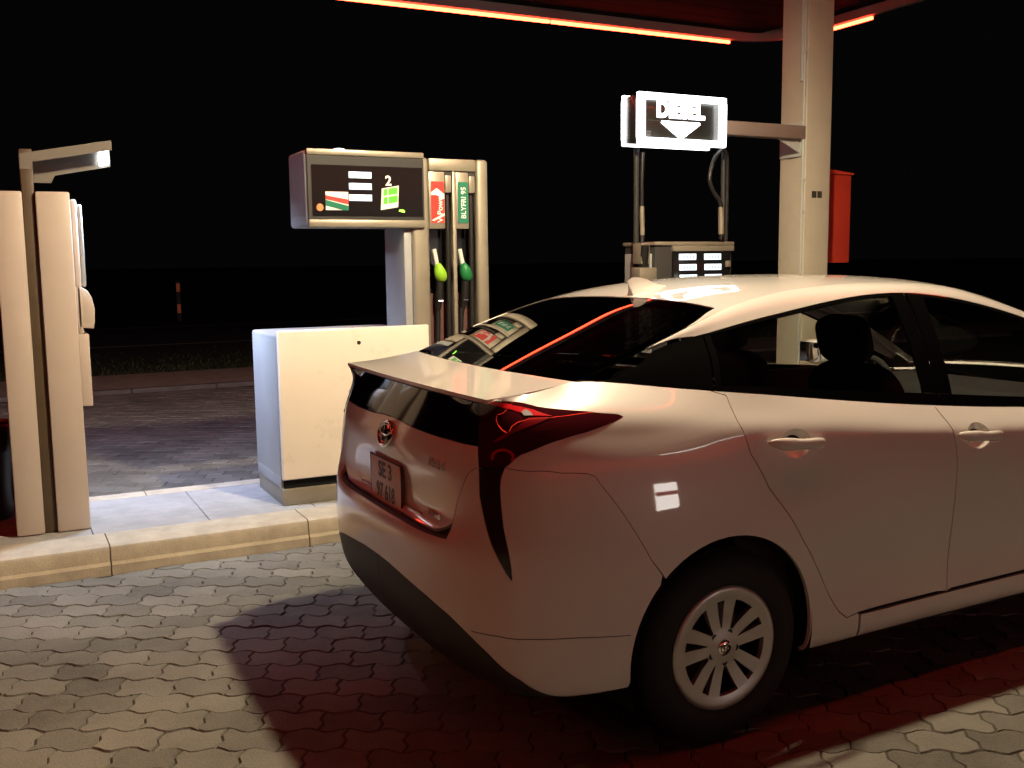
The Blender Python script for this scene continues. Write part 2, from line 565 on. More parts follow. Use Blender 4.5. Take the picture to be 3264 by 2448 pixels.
x = KX0
for i in range(10):
    kerb_stone(x, x + 1.03, True)
    kerb_stone(x + (0.32 if i else 0), x + 1.03 + (0.32 if i < 9 else 0), False)
    x += 1.03
prism('kerb_stone', [(KX0, KY0 + .05), (KX0 - .12, KY0 + .25), (KX0 - .12, KY1 - .25), (KX0, KY1 - .05)], 'z', -0.03, KZ, M['kerb'], kerb, 0.01)
prism('kerb_stone', [(KX1, KY0 + .05), (KX1 + .12, KY0 + .25), (KX1 + .12, KY1 - .25), (KX1, KY1 - .05)], 'z', -0.03, KZ, M['kerb'], kerb, 0.01)
yb0, yb1 = KY0 + 0.297, KY1 - 0.137
ny = 4
for a in range(17):
    for b in range(ny):
        w = (yb1 - yb0) / ny
        box('slab', KX0 + a * 0.607 + .002, KX0 + (a + 1) * 0.607 - .002, yb0 + b * w + .002, yb0 + (b + 1) * w - .002, 0.03, KZ - 0.004 + rng.uniform(-.0015, .001), M['island'], kerb, 0.003, 1)

# --- far kerb of the second lane
fk = tag(sheet('far_kerb', -60, 60, 9.70, 9.86, -0.02, M['kerb']), 'low kerb along the far edge of the second lane', 'kerb')
fkm = mat('old_kerb_concrete', (0.13, 0.115, 0.10), 0.9, noise=0.4, nscale=5)
for i in range(30):
    box('kerb_stone', -15 + i * 1.03 + .004, -15 + (i + 1) * 1.03 - .004, 9.72, 9.85, -.03, 0.05, fkm, fk, 0.008)

# --- grass on the verge
bm = bmesh.new()
for k in range(9000):
    x = rng.uniform(-9, 16); y = 11.62 + abs(rng.gauss(0, 1.9))
    h = rng.uniform(0.03, 0.08); a = rng.random() * 6.28; w = rng.uniform(.006, .012)
    dx, dy = math.cos(a) * w, math.sin(a) * w
    l = rng.gauss(0, .03), rng.gauss(0, .03)
    bm.faces.new((bm.verts.new((x - dx, y - dy, -.05)), bm.verts.new((x + dx, y + dy, -.05)), bm.verts.new((x + l[0], y + l[1], -.05 + h))))
tag(bmobj('verge_grass', bm, M['grass']), 'short rough grass on the dark verge beyond the footpath', 'grass', kind='stuff')

# --- marker post by the road
mp = thing('marker_post', (2.75, 27.1, -0.05), 'slim roadside marker post with two small reflectors in the dark', 'marker post')
prism('post', [(2.69, 27.06), (2.81, 27.06), (2.80, 27.16), (2.70, 27.16)], 'z', -0.05, 1.12, mat('marker_post_dark', (0.10, 0.09, 0.08), 0.7), mp, 0.01)
box('reflector', 2.70, 2.80, 27.045, 27.058, 0.80, 1.04, M['delinred'], mp, 0.004)
box('reflector', 2.70, 2.80, 27.045, 27.058, 0.18, 0.44, M['delinred'], mp, 0.004)

# ================================================================== CANOPY
CZ, CX0, CX1, CYN, CYF = 3.9, -7.0, 5.80, -1.35, 5.51
can = thing('canopy', (3.72, 2.74, 0), 'dark flat forecourt canopy edged with red light tubes on a cream square column', 'canopy')


def rrect(x0, x1, y0, y1, r, n=8):
    pts = []
    for cx, cy, a0 in ((x1 - r, y1 - r, 0), (x0 + r, y1 - r, 90), (x0 + r, y0 + r, 180), (x1 - r, y0 + r, 270)):
        for k in range(n + 1):
            a = R(a0 + 90 * k / n)
            pts.append((cx + r * math.cos(a), cy + r * math.sin(a)))
    return pts


bm = bmesh.new()
for (ins, z0, z1) in ((0.0, CZ + .003, CZ + 0.85),):
    a = [bm.verts.new((x, y, z0)) for x, y in rrect(CX0, CX1, CYN, CYF, 0.45)]
    b = [bm.verts.new((x, y, z1)) for x, y in rrect(CX0, CX1, CYN, CYF, 0.45)]
    n = len(a)
    for i in range(n): bm.faces.new((a[i], a[(i + 1) % n], b[(i + 1) % n], b[i]))
    c = [bm.verts.new((x, y, z0)) for x, y in rrect(CX0 + .06, CX1 - .06, CYN + .06, CYF - .06, 0.40)]
    d = [bm.verts.new((x, y, z0 + .10)) for x, y in rrect(CX0 + .06, CX1 - .06, CYN + .06, CYF - .06, 0.40)]
    for i in range(n):
        bm.faces.new((a[(i + 1) % n], a[i], c[i], c[(i + 1) % n]))
        bm.faces.new((c[(i + 1) % n], c[i], d[i], d[(i + 1) % n]))
    bm.faces.new(b)
bmesh.ops.recalc_face_normals(bm, faces=bm.faces)
bmobj('fascia', bm, M['fascia'], can, 35)
# soffit boards, each a panel with an open joint
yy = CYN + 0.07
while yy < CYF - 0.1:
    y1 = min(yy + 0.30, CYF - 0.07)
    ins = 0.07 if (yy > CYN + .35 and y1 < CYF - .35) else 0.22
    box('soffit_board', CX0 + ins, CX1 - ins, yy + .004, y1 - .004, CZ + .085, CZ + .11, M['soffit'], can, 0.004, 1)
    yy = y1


def strip(x0, x1, y0, y1):
    box('light_tube', x0, x1, y0, y1, CZ - 0.030, CZ + 0.002, M['redled'], can, 0.008)


ye = CYF - 0.005
for a, b in ((CX0 + .5, -3.0), (-2.985, 0.0), (0.015, 3.0), (3.015, CX1 - .56)):
    strip(a, b, CYF - .006, CYF + .024)
    strip(a, b, CYN - .024, CYN + .006)
strip(CX1 - .006, CX1 + .024, CYF - 1.45, CYF - .22)
strip(CX0 - .024, CX0 + .006, CYN + .5, CYF - .5)
box('column', 3.592, 3.855, 2.60, 2.884, 0.14, CZ + .10, M['column'], can, 0.012, 3)
colp = can.children[-1]
box('base_plate', 3.54, 3.91, 2.55, 2.935, 0.138, 0.17, M['alum'], can, 0.005)
tube('conduit', [(3.578, 2.614, 0.16), (3.578, 2.614, 3.55)], 0.0115, M['conduit'], can)
for z in (0.9, 1.9, 2.15, 3.1):
    box('clip', 3.563, 3.5925, 2.60, 2.628, z, z + .018, M['conduit'], can, 0.002)
tube('conduit', [(3.578, 2.64, 2.9), (3.578, 2.64, 3.55), (3.578, 2.64, 3.92)], 0.016, M['conduit'], can)
box('sticker', 3.665, 3.712, 2.5975, 2.6005, 2.020, 2.072, mat('sticker_black', (0.03, 0.028, 0.02), 0.5), can, 0)
box('sticker', 3.722, 3.768, 2.5975, 2.6005, 2.020, 2.072, mat('sticker_dark', (0.04, 0.036, 0.025), 0.5), can, 0)
# downlight over the lane
bx, by, bz = LAMP
prism('downlight', rrect(bx - .24, bx + .24, by - .17, by + .17, .05), 'z', CZ - .03, CZ + .10, M['alum'], can)
box('downlight_lens', bx - .075, bx + .075, by - .075, by + .075, CZ - .036, CZ - .031, M['lamp'], can, 0)
ld = bpy.data.lights.new('downlight_bulb', 'POINT')
ld.shadow_soft_size = 0.07; ld.energy = 560; ld.color = (1.0, 0.83, 0.55)
# wide batwing throw of a forecourt luminaire: less straight down, most at 40 to 65 degrees
ld.use_nodes = True
lt = ld.node_tree
em = lt.nodes['Emission']
ang_ = (0, 10, 20, 30, 40, 50, 60, 70, 80, 90)
cand = (540, 540, 570, 690, 880, 1000, 960, 700, 250, 0)
tx = bpy.data.texts.new('forecourt_luminaire_ies')
tx.write('IESNA91\nTILT=NONE\n1 1000 1 %d 1 1 2 0 0 0\n1 1 100\n%s\n0\n%s\n' % (len(ang_), ' '.join(map(str, ang_)), ' '.join(map(str, cand))))
ies = lt.nodes.new('ShaderNodeTexIES')
ies.mode = 'INTERNAL'; ies.ies = tx; ies.inputs['Strength'].default_value = 0.028
lt.links.new(ies.outputs['Fac'], em.inputs['Strength'])
lo = bpy.data.objects.new('downlight_bulb', ld); COL.objects.link(lo)
lo.parent = can; lo.location = Vector((bx, by, CZ - .12)) - can.location

# red cabinet fixed to the far side of the column
rb = thing('red_cabinet', (4.06, 2.95, 1.49), 'red metal cabinet fixed behind the cream canopy column', 'cabinet')
box('case', 3.90, 4.375, 2.885, 3.06, 1.515, 2.235, M['redbox'], rb, 0.008)
prism('lid', [(3.89, 2.237), (4.39, 2.237), (4.39, 2.250), (3.89, 2.30)], 'y', 2.875, 3.07, M['redbox'], rb)
box('bracket', 3.852, 3.902, 2.90, 3.00, 1.6, 1.68, M['redbox'], rb, .003)
box('bracket', 3.852, 3.902, 2.90, 3.00, 2.05, 2.13, M['redbox'], rb, .003)

# ================================================================== DIESEL SIGN
sg = thing('diesel_sign', (2.32, 2.55, 2.34), 'white-lit box sign reading DIESEL over a downward arrow, held from the column', 'sign')
sx0, sx1, sz0, sz1, sy0, sy1 = 1.945, 2.70, 2.345, 2.690, 2.45, 2.665
box('housing', sx0 + .012, sx1 - .012, sy0 + .03, sy1 - .03, sz0 + .012, sz1 - .012, M['signdark'], sg, 0.01)
for (y0, y1) in ((sy0, sy0 + .032), (sy1 - .032, sy1)):
    bm = bmesh.new()
    t = 0.045
    for q in ((sx0, sx1, sz1 - t, sz1), (sx0, sx1, sz0, sz0 + t)):
        bbox(bm, q[0], q[1], y0, y1, q[2], q[3], 0.008)
    for q in ((sx0, sx0 + t + .012, sz0 + t, sz1 - t), (sx1 - t - .006, sx1, sz0 + t, sz1 - t)):
        bbox(bm, q[0], q[1], y0 + .001, y1 - .001, q[2] - .004, q[3] + .004, 0)
    bmobj('lit_frame', bm, M['signlit'], sg, 35)
text('lettering', 'DIESEL', 0.150, M['signlit'], sg, (2.315, sy0 + .028, 2.582), (1, 0, 0), (0, 0, 1), 0.004, bold=0.008, sx=0.92)
prism('arrow', [(2.155, 2.508), (2.475, 2.508), (2.48, 2.495), (2.335, 2.398), (2.30, 2.398), (2.15, 2.495)], 'y', sy0 + .018, sy0 + .029, M['signlit'], sg)
box('arm', 2.70, 3.592, 2.60, 2.70, 2.462, 2.562, mat('arm_grey_paint', (0.22, 0.165, 0.14), 0.5), sg, 0.006)
box('mounting_plate', 3.575, 3.5915, 2.635, 2.87, 2.335, 2.60, M['conduit'], sg, 0.003)
prism('gusset', [(3.35, 2.461), (3.574, 2.461), (3.574, 2.36)], 'y', 2.646, 2.654, M['conduit'], sg)

# ================================================================== DIESEL PUMP
dp = thing('diesel_pump', (2.45, 2.62, KZ), 'dark truck diesel pump with six lit readouts under the lit sign', 'fuel pump')
dx0, dx1, dy0, dy1 = 2.10, 2.78, 2.45, 2.85
box('cabinet', dx0, dx1, dy0 + .02, dy1, KZ, 1.655, M['darkgrey'], dp, 0.012)
box('top_cap', dx0 - .012, dx1 + .012, dy0 + .005, dy1 + .012, 1.656, 1.682, M['alum'], dp, 0.008)
box('display_panel', 2.24, 2.75, dy0 - .002, dy0 + .019, 1.22, 1.648, M['panelblack'], dp, 0.006)
box('panel_frame', 2.235, 2.78, dy0 - .006, dy0 + .0185, 1.615, 1.655, M['alum'], dp, 0.003)
for r_ in range(3):
    for c_ in range(2):
        x0 = 2.286 + c_ * .222 + r_ * .004; z0 = 1.553 - r_ * .073
        d = box('readout', x0, x0 + .150, dy0 - .010, dy0 - .003, z0, z0 + .044, M['lcd'], dp, 0.002)
        for k in range(4):
            box('digit', x0 + .035 + k * .027, x0 + .050 + k * .027, dy0 - .0115, dy0 - .0102, z0 + .010, z0 + .034, M['lcdink'], d, 0)
box('card_slot', 2.70, 2.735, dy0 - .022, dy0 - .003, 1.500, 1.545, M['alum'], dp, 0.004)
box('side_panel', dx0 - .02, dx0 - .001, dy0 + .05, dy1 - .03, .9, 1.60, M['pumpgrey'], dp, 0.006)
# hose masts, hoses, nozzles
for hx in (2.03, 2.80):
    tube('hose_mast', [(hx, 2.60, KZ), (hx, 2.60, 2.33)], 0.020, M['darkgrey'], dp)
tube('hose_sleeve', [(2.055, 2.56, 1.73), (2.05, 2.56, 1.93)], 0.017, M['alum'], dp)
tube('hose', catmull([(2.055, 2.56, 2.30), (2.045, 2.555, 2.1), (2.05, 2.56, 1.93), (2.055, 2.56, 1.73), (2.03, 2.54, 1.58)], 6), 0.014, M['hose'], dp)
tube('hose_sleeve', [(2.655, 2.44, 1.735), (2.650, 2.44, 1.925)], 0.021, M['alum'], dp)
tube('hose', catmull([(2.655, 2.44, 1.70), (2.65, 2.44, 1.93), (2.57, 2.44, 2.05), (2.545, 2.44, 2.13), (2.60, 2.46, 2.26), (2.70, 2.50, 2.335), (2.775, 2.54, 2.30), (2.80, 2.56, 2.12), (2.805, 2.57, 1.8), (2.80, 2.58, 1.3), (2.78, 2.56, .9)], 8), 0.015, M['hose'], dp)
box('nozzle_holder', 1.985, 2.06, 2.47, 2.58, 1.53, 1.672, M['alum'], dp, 0.008)
nz = tube('nozzle', catmull([(2.02, 2.50, 1.50), (2.015, 2.48, 1.58), (2.01, 2.46, 1.66)], 5), [0.03] * 11, M['hose'], dp)
box('bucket', 1.955, 2.10, 2.44, 2.56, 1.40, 1.505, M['alum'], dp, 0.012)

# ================================================================== FUEL PUMP (petrol)
fp = thing('petrol_pump', (0.10, 2.75, KZ), 'cream petrol pump with low cabinet, lit display head and two hoses', 'fuel pump')
px0, px1, pf, pb = -0.58, 0.80, 2.43, 3.06
# low cabinet
box('cabinet', px0, 0.30, pf + .035, pb, 0.30, 1.150, M['pumpgrey'], fp, 0.018, 3)
box('front_panel', px0 + .004, 0.372, pf, pf + .033, 0.292, 1.176, M['creamg'], fp, 0.012, 3)
lk = lathe('lock', [(0.0001, 0), (.010, 0), (.012, .003), (.012, .008)], M['steel'], fp, (-0.085, pf - .004, 1.085), 'y', 20)
box('plinth', px0 + .005, px1 - .02, pf + .012, pb - .02, KZ - .004, 0.236, M['alum'], fp, 0.006)
box('recess', px0 + .02, px1 - .04, pf + .035, pb - .03, 0.236, 0.30, M['panelblack'], fp, 0)
box('skirt', px0 + .002, px0 + .019, pf + .04, pb - .01, 0.236, 0.32, M['pumpgrey'], fp, 0.004)
# hose column: frame with two hose bays
bay = ((0.425, 0.575), (0.605, 0.705))
box('column_back', 0.30, px1 - .004, pf + .13, pb - .19, 0.25, 2.17, M['pumpgrey'], fp, 0.012)
box('column_side', 0.285, 0.40, pf + .02, pb - .20, 0.24, 2.195, M['alum'], fp, 0.022, 3)
box('column_side', 0.718, px1, pf + .012, pb - .20, 0.24, 2.192, M['alum'], fp, 0.020, 3)
box('column_top', 0.40, 0.718, pf + .016, pb - .205, 2.115, 2.190, M['alum'], fp, 0.010)
box('divider', 0.556, 0.582, pf + .022, pf + .128, 0.24, 2.115, M['alum'], fp, 0.006)
box('lower_panel', 0.40, 0.555, pf + .105, pf + .129, 0.26, 1.36, mat('pump_maroon_panel', (0.10, 0.045, 0.04), 0.5), fp, 0)
box('lower_panel', 0.583, 0.717, pf + .105, pf + .129, 0.26, 1.36, mat('pump_maroon_panel', (0.10, 0.045, 0.04), 0.5), fp, 0)
box('bay_back', 0.40, 0.717, pf + .112, pf + .128, 1.362, 2.114, M['panelblack'], fp, 0)
for (x0, x1, m_, hx) in ((0.402, 0.506, M['red'], 0.532), (0.584, 0.668, M['green'], 0.693)):
    box('header_panel', x0 - .001, x1 + .002, pf + .030, pf + .055, 1.765, 2.112, M['alum'], fp, 0.004)
    lab = box('label', x0 + .012, x1 - .004, pf + .0262, pf + .0292, 1.800, 2.052, m_, fp, 0)
    xm = (x0 + x1) / 2 + .006
    if m_ is M['red']:
        text('lettering', 'V-Power', 0.050, M['white'], lab, (xm + .014, pf + .0252, 1.892), (0, 0, 1), (-1, 0, 0), 0.0004, bold=0.0006)
        prism('swoosh', [(x0 + .012, 1.985), (x0 + .05, 2.012), (x1 - .004, 1.975), (x1 - .004, 1.945), (x0 + .05, 1.968), (x0 + .012, 1.968)], 'y', pf + .0250, pf + .0258, M['white'], lab)
        prism('swoosh', [(x0 + .012, 1.815), (x0 + .03, 1.812), (x1 - .004, 1.845), (x1 - .004, 1.86)], 'y', pf + .0250, pf + .0258, M['white'], lab)
    else:
        text('lettering', 'BLYFRI 95', 0.046, M['white'], lab, (xm + .002, pf + .0252, 1.925), (0, 0, 1), (-1, 0, 0), 0.0004, bold=0.0006)
    box('hose_guard', hx - .024, hx + .018, pf + .020, pf + .05, 1.985, 2.09, M['alum'], fp, 0.004)
    box('hose_slot', hx - .026, hx + .020, pf + .030, pf + .06, 2.078, 2.112, M['darkgrey'], fp, 0)
    tube('hose', catmull([(hx, pf + .060, 2.03), (hx, pf + .055, 1.9), (hx, pf + .055, 1.5), (hx - .002, pf + .06, 0.9), (hx - .01, pf + .07, 0.5), (hx - .05, pf + .07, 0.32), (hx - .085, pf + .075, 0.45), (hx - .075, pf + .08, 0.9), (hx - .066, pf + .075, 1.27)], 8), 0.0165, M['hose'], fp)
for (hx, m_) in ((0.466, M['limegreen']), (0.641, M['darkgreen'])):
    n_ = tube('nozzle', catmull([(hx - .004, pf + .07, 1.27), (hx + .004, pf + .058, 1.36), (hx + .004, pf + .05, 1.44)], 6), [.020, .021, .022, .024, .026, .027, .027, .026, .026, .025, .025, .024, .024], M['hose'], fp)
    blob('grip_cover', (hx + .004, pf + .040, 1.495), (.040, .036, .062), m_, n_, 3, lambda p: Vector((p.x * (1.0 - .28 * p.z) + .30 * (-p.z), p.y, p.z)))
    tube('spout', [(hx - .014, pf + .045, 1.545), (hx - .026, pf + .062, 1.638)], .0155, mat('spout_alloy', (0.72, 0.70, 0.64), 0.3, metal=0.3), n_)
    box('hook', hx - .012, hx + .02, pf + .036, pf + .048, 1.316, 1.322, M['chrome'], n_, 0)
# head
hx0, hx1, hz0, hz1, hy1 = -0.375, 0.362, 1.772, 2.212, 2.80
hd = box('head', hx0, hx1, pf + .012, hy1, hz0, hz1, M['pumpgrey'], fp, 0.02, 3)
box('head_top_trim', hx0 + .01, hx1, pf - .004, pf + .030, hz1 - .030, hz1 + .006, M['alum'], hd, 0.008)
box('head_bottom_trim', hx0 + .01, hx1, pf - .004, pf + .030, hz0 - .004, hz0 + .042, M['alum'], hd, 0.008)
box('face', hx0 + .012, hx1 - .004, pf + .0020, pf + .0118, hz0 + .043, hz1 - .031, M['darkgrey'], hd, 0)
face = box('display_glass', hx0 + .035, hx1 - .015, pf - .0015, pf + .0018, hz0 + .062, hz1 - .085, M['panelblack'], hd, 0)
for k in range(3):
    z0 = 2.055 - k * .066
    r_ = box('readout', -.118, .022, pf - .0055, pf - .0018, z0, z0 + .037, M['lcd'], hd, 0.001)
    for q in range(5):
        box('digit', -.085 + q * .021, -.072 + q * .021, pf - .0066, pf - .0057, z0 + .009, z0 + .028, M['lcdink'], r_, 0)
st = box('price_card', -.262, -.124, pf - .0040, pf - .0018, 1.868, 1.974, M['white'], hd, 0)
prism('stripe', [(-.262, 1.930), (-.124, 1.900), (-.124, 1.930), (-.262, 1.952)], 'y', pf - .0050, pf - .0042, M['red'], st)
prism('stripe', [(-.262, 1.893), (-.16, 1.868), (-.124, 1.868), (-.124, 1.893), (-.262, 1.926)], 'y', pf - .0050, pf - .0042, M['green'], st)
prism('stripe', [(-.262, 1.868), (-.17, 1.868), (-.262, 1.890)], 'y', pf - .0050, pf - .0042, M['white'], st)
lathe('button', [(0.0001, 0), (.020, 0), (.022, .004)], M['orange'], hd, (-.297, pf - .006, 1.882), 'y', 20)
text('pump_number', '2', 0.080, M['white'], hd, (.128, pf - .003, 2.042), (1, 0, 0), (0, 0, 1), 0.0005, bold=0.002)
cd_ = prism('advert_card', [(.075, 1.872), (.185, 1.890), (.192, 2.018), (.084, 1.998)], 'y', pf - .0068, pf - .0030, M['white'], hd)
for (za, zb) in ((1.905, 1.944), (1.954, 1.992)):
    for (xa, xb) in ((.092, .118), (.124, .182)):
        prism('advert_block', [(xa, za - .002 + (xa - .08) * .16), (xb, za - .002 + (xb - .08) * .16), (xb + .002, zb + (xb - .08) * .16), (xa + .002, zb + (xa - .08) * .16)], 'y', pf - .0080, pf - .0070, M['limecard'], cd_)
prism('indicator', [(.19, 1.866), (.225, 1.858), (.228, 1.868), (.215, 1.876), (.195, 1.876)], 'y', pf - .0060, pf - .0025, M['greenled'], hd)
blob('top_glint', (-.15, pf + .06, hz1 + .004), (.045, .03, .016), mat('glint_glow', (0.8, 0.8, 0.85), 0.3, emit=(0.8, 0.9, 1.0), es=2.2), hd, 2)  # glowing dome stands in for the white glint on the head top
# inner grey door next to the column below the head
box('service_cover', 0.235, 0.2845, pf + .04, pb - .25, 1.02, 1.771, M['pumpgrey'], fp, 0.006)

# ================================================================== PAYMENT TERMINAL
te = thing('payment_terminal', (-1.80, 2.60, KZ), 'tall cream payment terminal with a brown lamp post up its side', 'payment terminal')
tf = 2.47
# slight taper towards the foot on the front edge as seen from the lane
prism('cabinet_panel', [(-1.985, KZ), (-1.850, KZ), (-1.850, 1.945), (-1.985, 1.945)], 'y', tf, tf + .42, M['cream'], te, 0.008)
prism('cabinet_panel', [(-1.788, KZ), (-1.625, KZ), (-1.625, 1.945), (-1.788, 1.945)], 'y', tf - .004, tf + .42, M['cream'], te, 0.008)
box('post', -1.849, -1.789, tf + .022, tf + .085, KZ, 2.16, M['post'], te, 0.004)
box('core', -1.849, -1.789, tf + .10, tf + .40, KZ, 1.93, M['darkgrey'], te, 0)
# arm with lamp head, rising away from the post over the front of the terminal
prism('lamp_arm', [(-1.849, 2.060), (-1.800, 2.060), (-1.789, 2.096), (-1.402, 2.170), (-1.402, 2.222), (-1.849, 2.136)], 'y', tf + .0195, tf + .030, M['postgrey'], te)
prism('arm_back', [(-1.849, 2.0), (-1.700, 2.0), (-1.680, 2.040), (-1.402, 2.094), (-1.402, 2.2225), (-1.849, 2.1365)], 'y', tf + .142, tf + .153, M['postgrey'], te)
prism('arm_top', [(-1.849, 2.128), (-1.402, 2.214), (-1.402, 2.2215), (-1.849, 2.1355)], 'y', tf + .0302, tf + .1418, M['postgrey'], te)
for q in range(4):
    z0 = 2.108 + q * .019
    prism('led_row', [(-1.458, z0 - .010), (-1.410, z0), (-1.410, z0 + .013), (-1.458, z0 + .003)], 'y', tf + .128, tf + .1415, M['led'], te)
# fittings on the front face (facing along the island)
box('front_plate', -1.6245, -1.592, tf + .03, tf + .40, 1.20, 1.91, M['cream'], te, 0.012, 3)
box('screen_hood', -1.592, -1.566, tf + .05, tf + .38, 1.45, 1.885, M['pumpgrey'], te, 0.010, 3)
prism('keypad_shield', [(-1.6245, 1.235), (-1.545, 1.225), (-1.538, 1.26), (-1.535, 1.33), (-1.545, 1.39), (-1.566, 1.43), (-1.592, 1.448), (-1.6245, 1.45)], 'y', tf + .03, tf + .40, M['cream'], te, 0.004)
box('receipt_unit', -1.6245, -1.572, tf + .02, tf + .39, 0.81, 1.20, M['cream'], te, 0.006)
box('slot', -1.5735, -1.571, tf + .1, tf + .3, 1.02, 1.03, M['panelblack'], te, 0)
ll = bpy.data.lights.new('terminal_led', 'SPOT')
ll.energy = 200; ll.color = (0.60, 0.74, 1.0); ll.spot_size = R(158); ll.spot_blend = 0.9; ll.shadow_soft_size = 0.03
lo = bpy.data.objects.new('terminal_led', ll); COL.objects.link(lo); lo.parent = te
lo.location = Vector((-1.434, tf + .115, 2.060)) - te.location
lo.rotation_euler = Vector((0.10, 0.42, -1)).to_track_quat('-Z', 'Y').to_euler()

# added fill light on the arm's unseen side, brightens the far lane
l2 = bpy.data.lights.new('far_lane_fill', 'SPOT')
l2.energy = 330; l2.color = (0.62, 0.70, 1.0); l2.spot_size = R(140); l2.spot_blend = 0.9; l2.shadow_soft_size = 0.03
lo = bpy.data.objects.new('far_lane_fill', l2); COL.objects.link(lo); lo.parent = te
lo.location = Vector((-1.434, tf + .18, 2.060)) - te.location
lo.rotation_euler = Vector((0.25, 1.0, -0.62)).to_track_quat('-Z', 'Y').to_euler()
prism('led_row', [(-1.458, 2.100), (-1.410, 2.110), (-1.410, 2.18), (-1.458, 2.170)], 'y', tf + .1535, tf + .158, M['led'], te)  # added glowing block on the back of the arm, goes with the fill

# ================================================================== WASTE BIN behind the terminal
wb = thing('waste_bin', (-2.14, 3.02, KZ), 'black round litter bin with a folded liner behind the payment terminal', 'litter bin')
lathe('bin_body', [(.14, 0), (.16, .02), (.185, .50), (.19, .52)], M['binm'], wb, (-2.14, 3.02, KZ), 'z', 40)
lathe('liner', [(.193, .40), (.199, .43), (.197, .53), (.185, .545), (.165, .53), (.15, .40)], M['binm'], wb, (-2.14, 3.02, KZ), 'z', 40)
blob('liner_corner', (-1.955, 3.0, .34), (.02, .05, .13), M['binbag'], wb, 2)

# ================================================================== STATION SHOP behind the camera (seen only in reflections)
sh = thing('station_shop', (6.0, -14.5, 0), 'low station shop with a red-lit fascia and added bright panels mirrored in the car', 'building')
box('wall', -6, 16, -20, -14.2, -.05, 4.2, M['wall'], sh, 0)
box('roof', -6.4, 16.4, -20.3, -13.9, 4.2, 4.42, M['fascia'], sh, 0)
box('lit_fascia', -6.3, 16.3, -13.98, -13.9, 3.05, 4.19, M['shopred'], sh, 0)
for k in range(5):
    if k != 3: box('window', -4.6 + k * 4.0, -2.0 + k * 4.0, -14.2, -14.15, .6, 2.6, M['shopglass'], sh, 0)
dr = box('reflection_panel', 6.9, 8.05, -14.2, -14.1, 0.02, 1.55, M['reflwhite'], sh, 0.0)  # added glowing panel, gives the white patch mirrored in the rear quarter
box('reflection_bar', 6.9, 8.05, -14.099, -14.06, 0.78, 1.02, M['shopred'], dr, 0)  # added red glow across that mirrored patch
box('reflection_strip', 7.6, 10.2, -13.88, -13.84, 4.44, 4.52, M['reflwhite'], sh, 0)  # added glowing strip for the thin white streak in the car paint

# ================================================================== CAR
def nspline(t, Y):
    """natural cubic spline through (t, Y); Y (n,k). returns callable on arrays"""
    t = np.asarray(t, float); Y = np.asarray(Y, float)
    n = len(t); h = np.diff(t)
    A = np.zeros((n, n)); B = np.zeros((n, Y.shape[1]))
    A[0, 0] = A[-1, -1] = 1
    for i in range(1, n - 1):
        A[i, i - 1] = h[i - 1]; A[i, i] = 2 * (h[i - 1] + h[i]); A[i, i + 1] = h[i]
        B[i] = 6 * ((Y[i + 1] - Y[i]) / h[i] - (Y[i] - Y[i - 1]) / h[i - 1])
    m = np.linalg.solve(A, B)

    def f(q):
        q = np.asarray(q, float)
        i = np.clip(np.searchsorted(t, q) - 1, 0, n - 2)
        a = (t[i + 1] - q)[..., None]; b = (q - t[i])[..., None]; hh = h[i][..., None]
        return m[i] * a ** 3 / (6 * hh) + m[i + 1] * b ** 3 / (6 * hh) + (Y[i] / hh - m[i] * hh / 6) * a + (Y[i + 1] / hh - m[i + 1] * hh / 6) * b
    return f


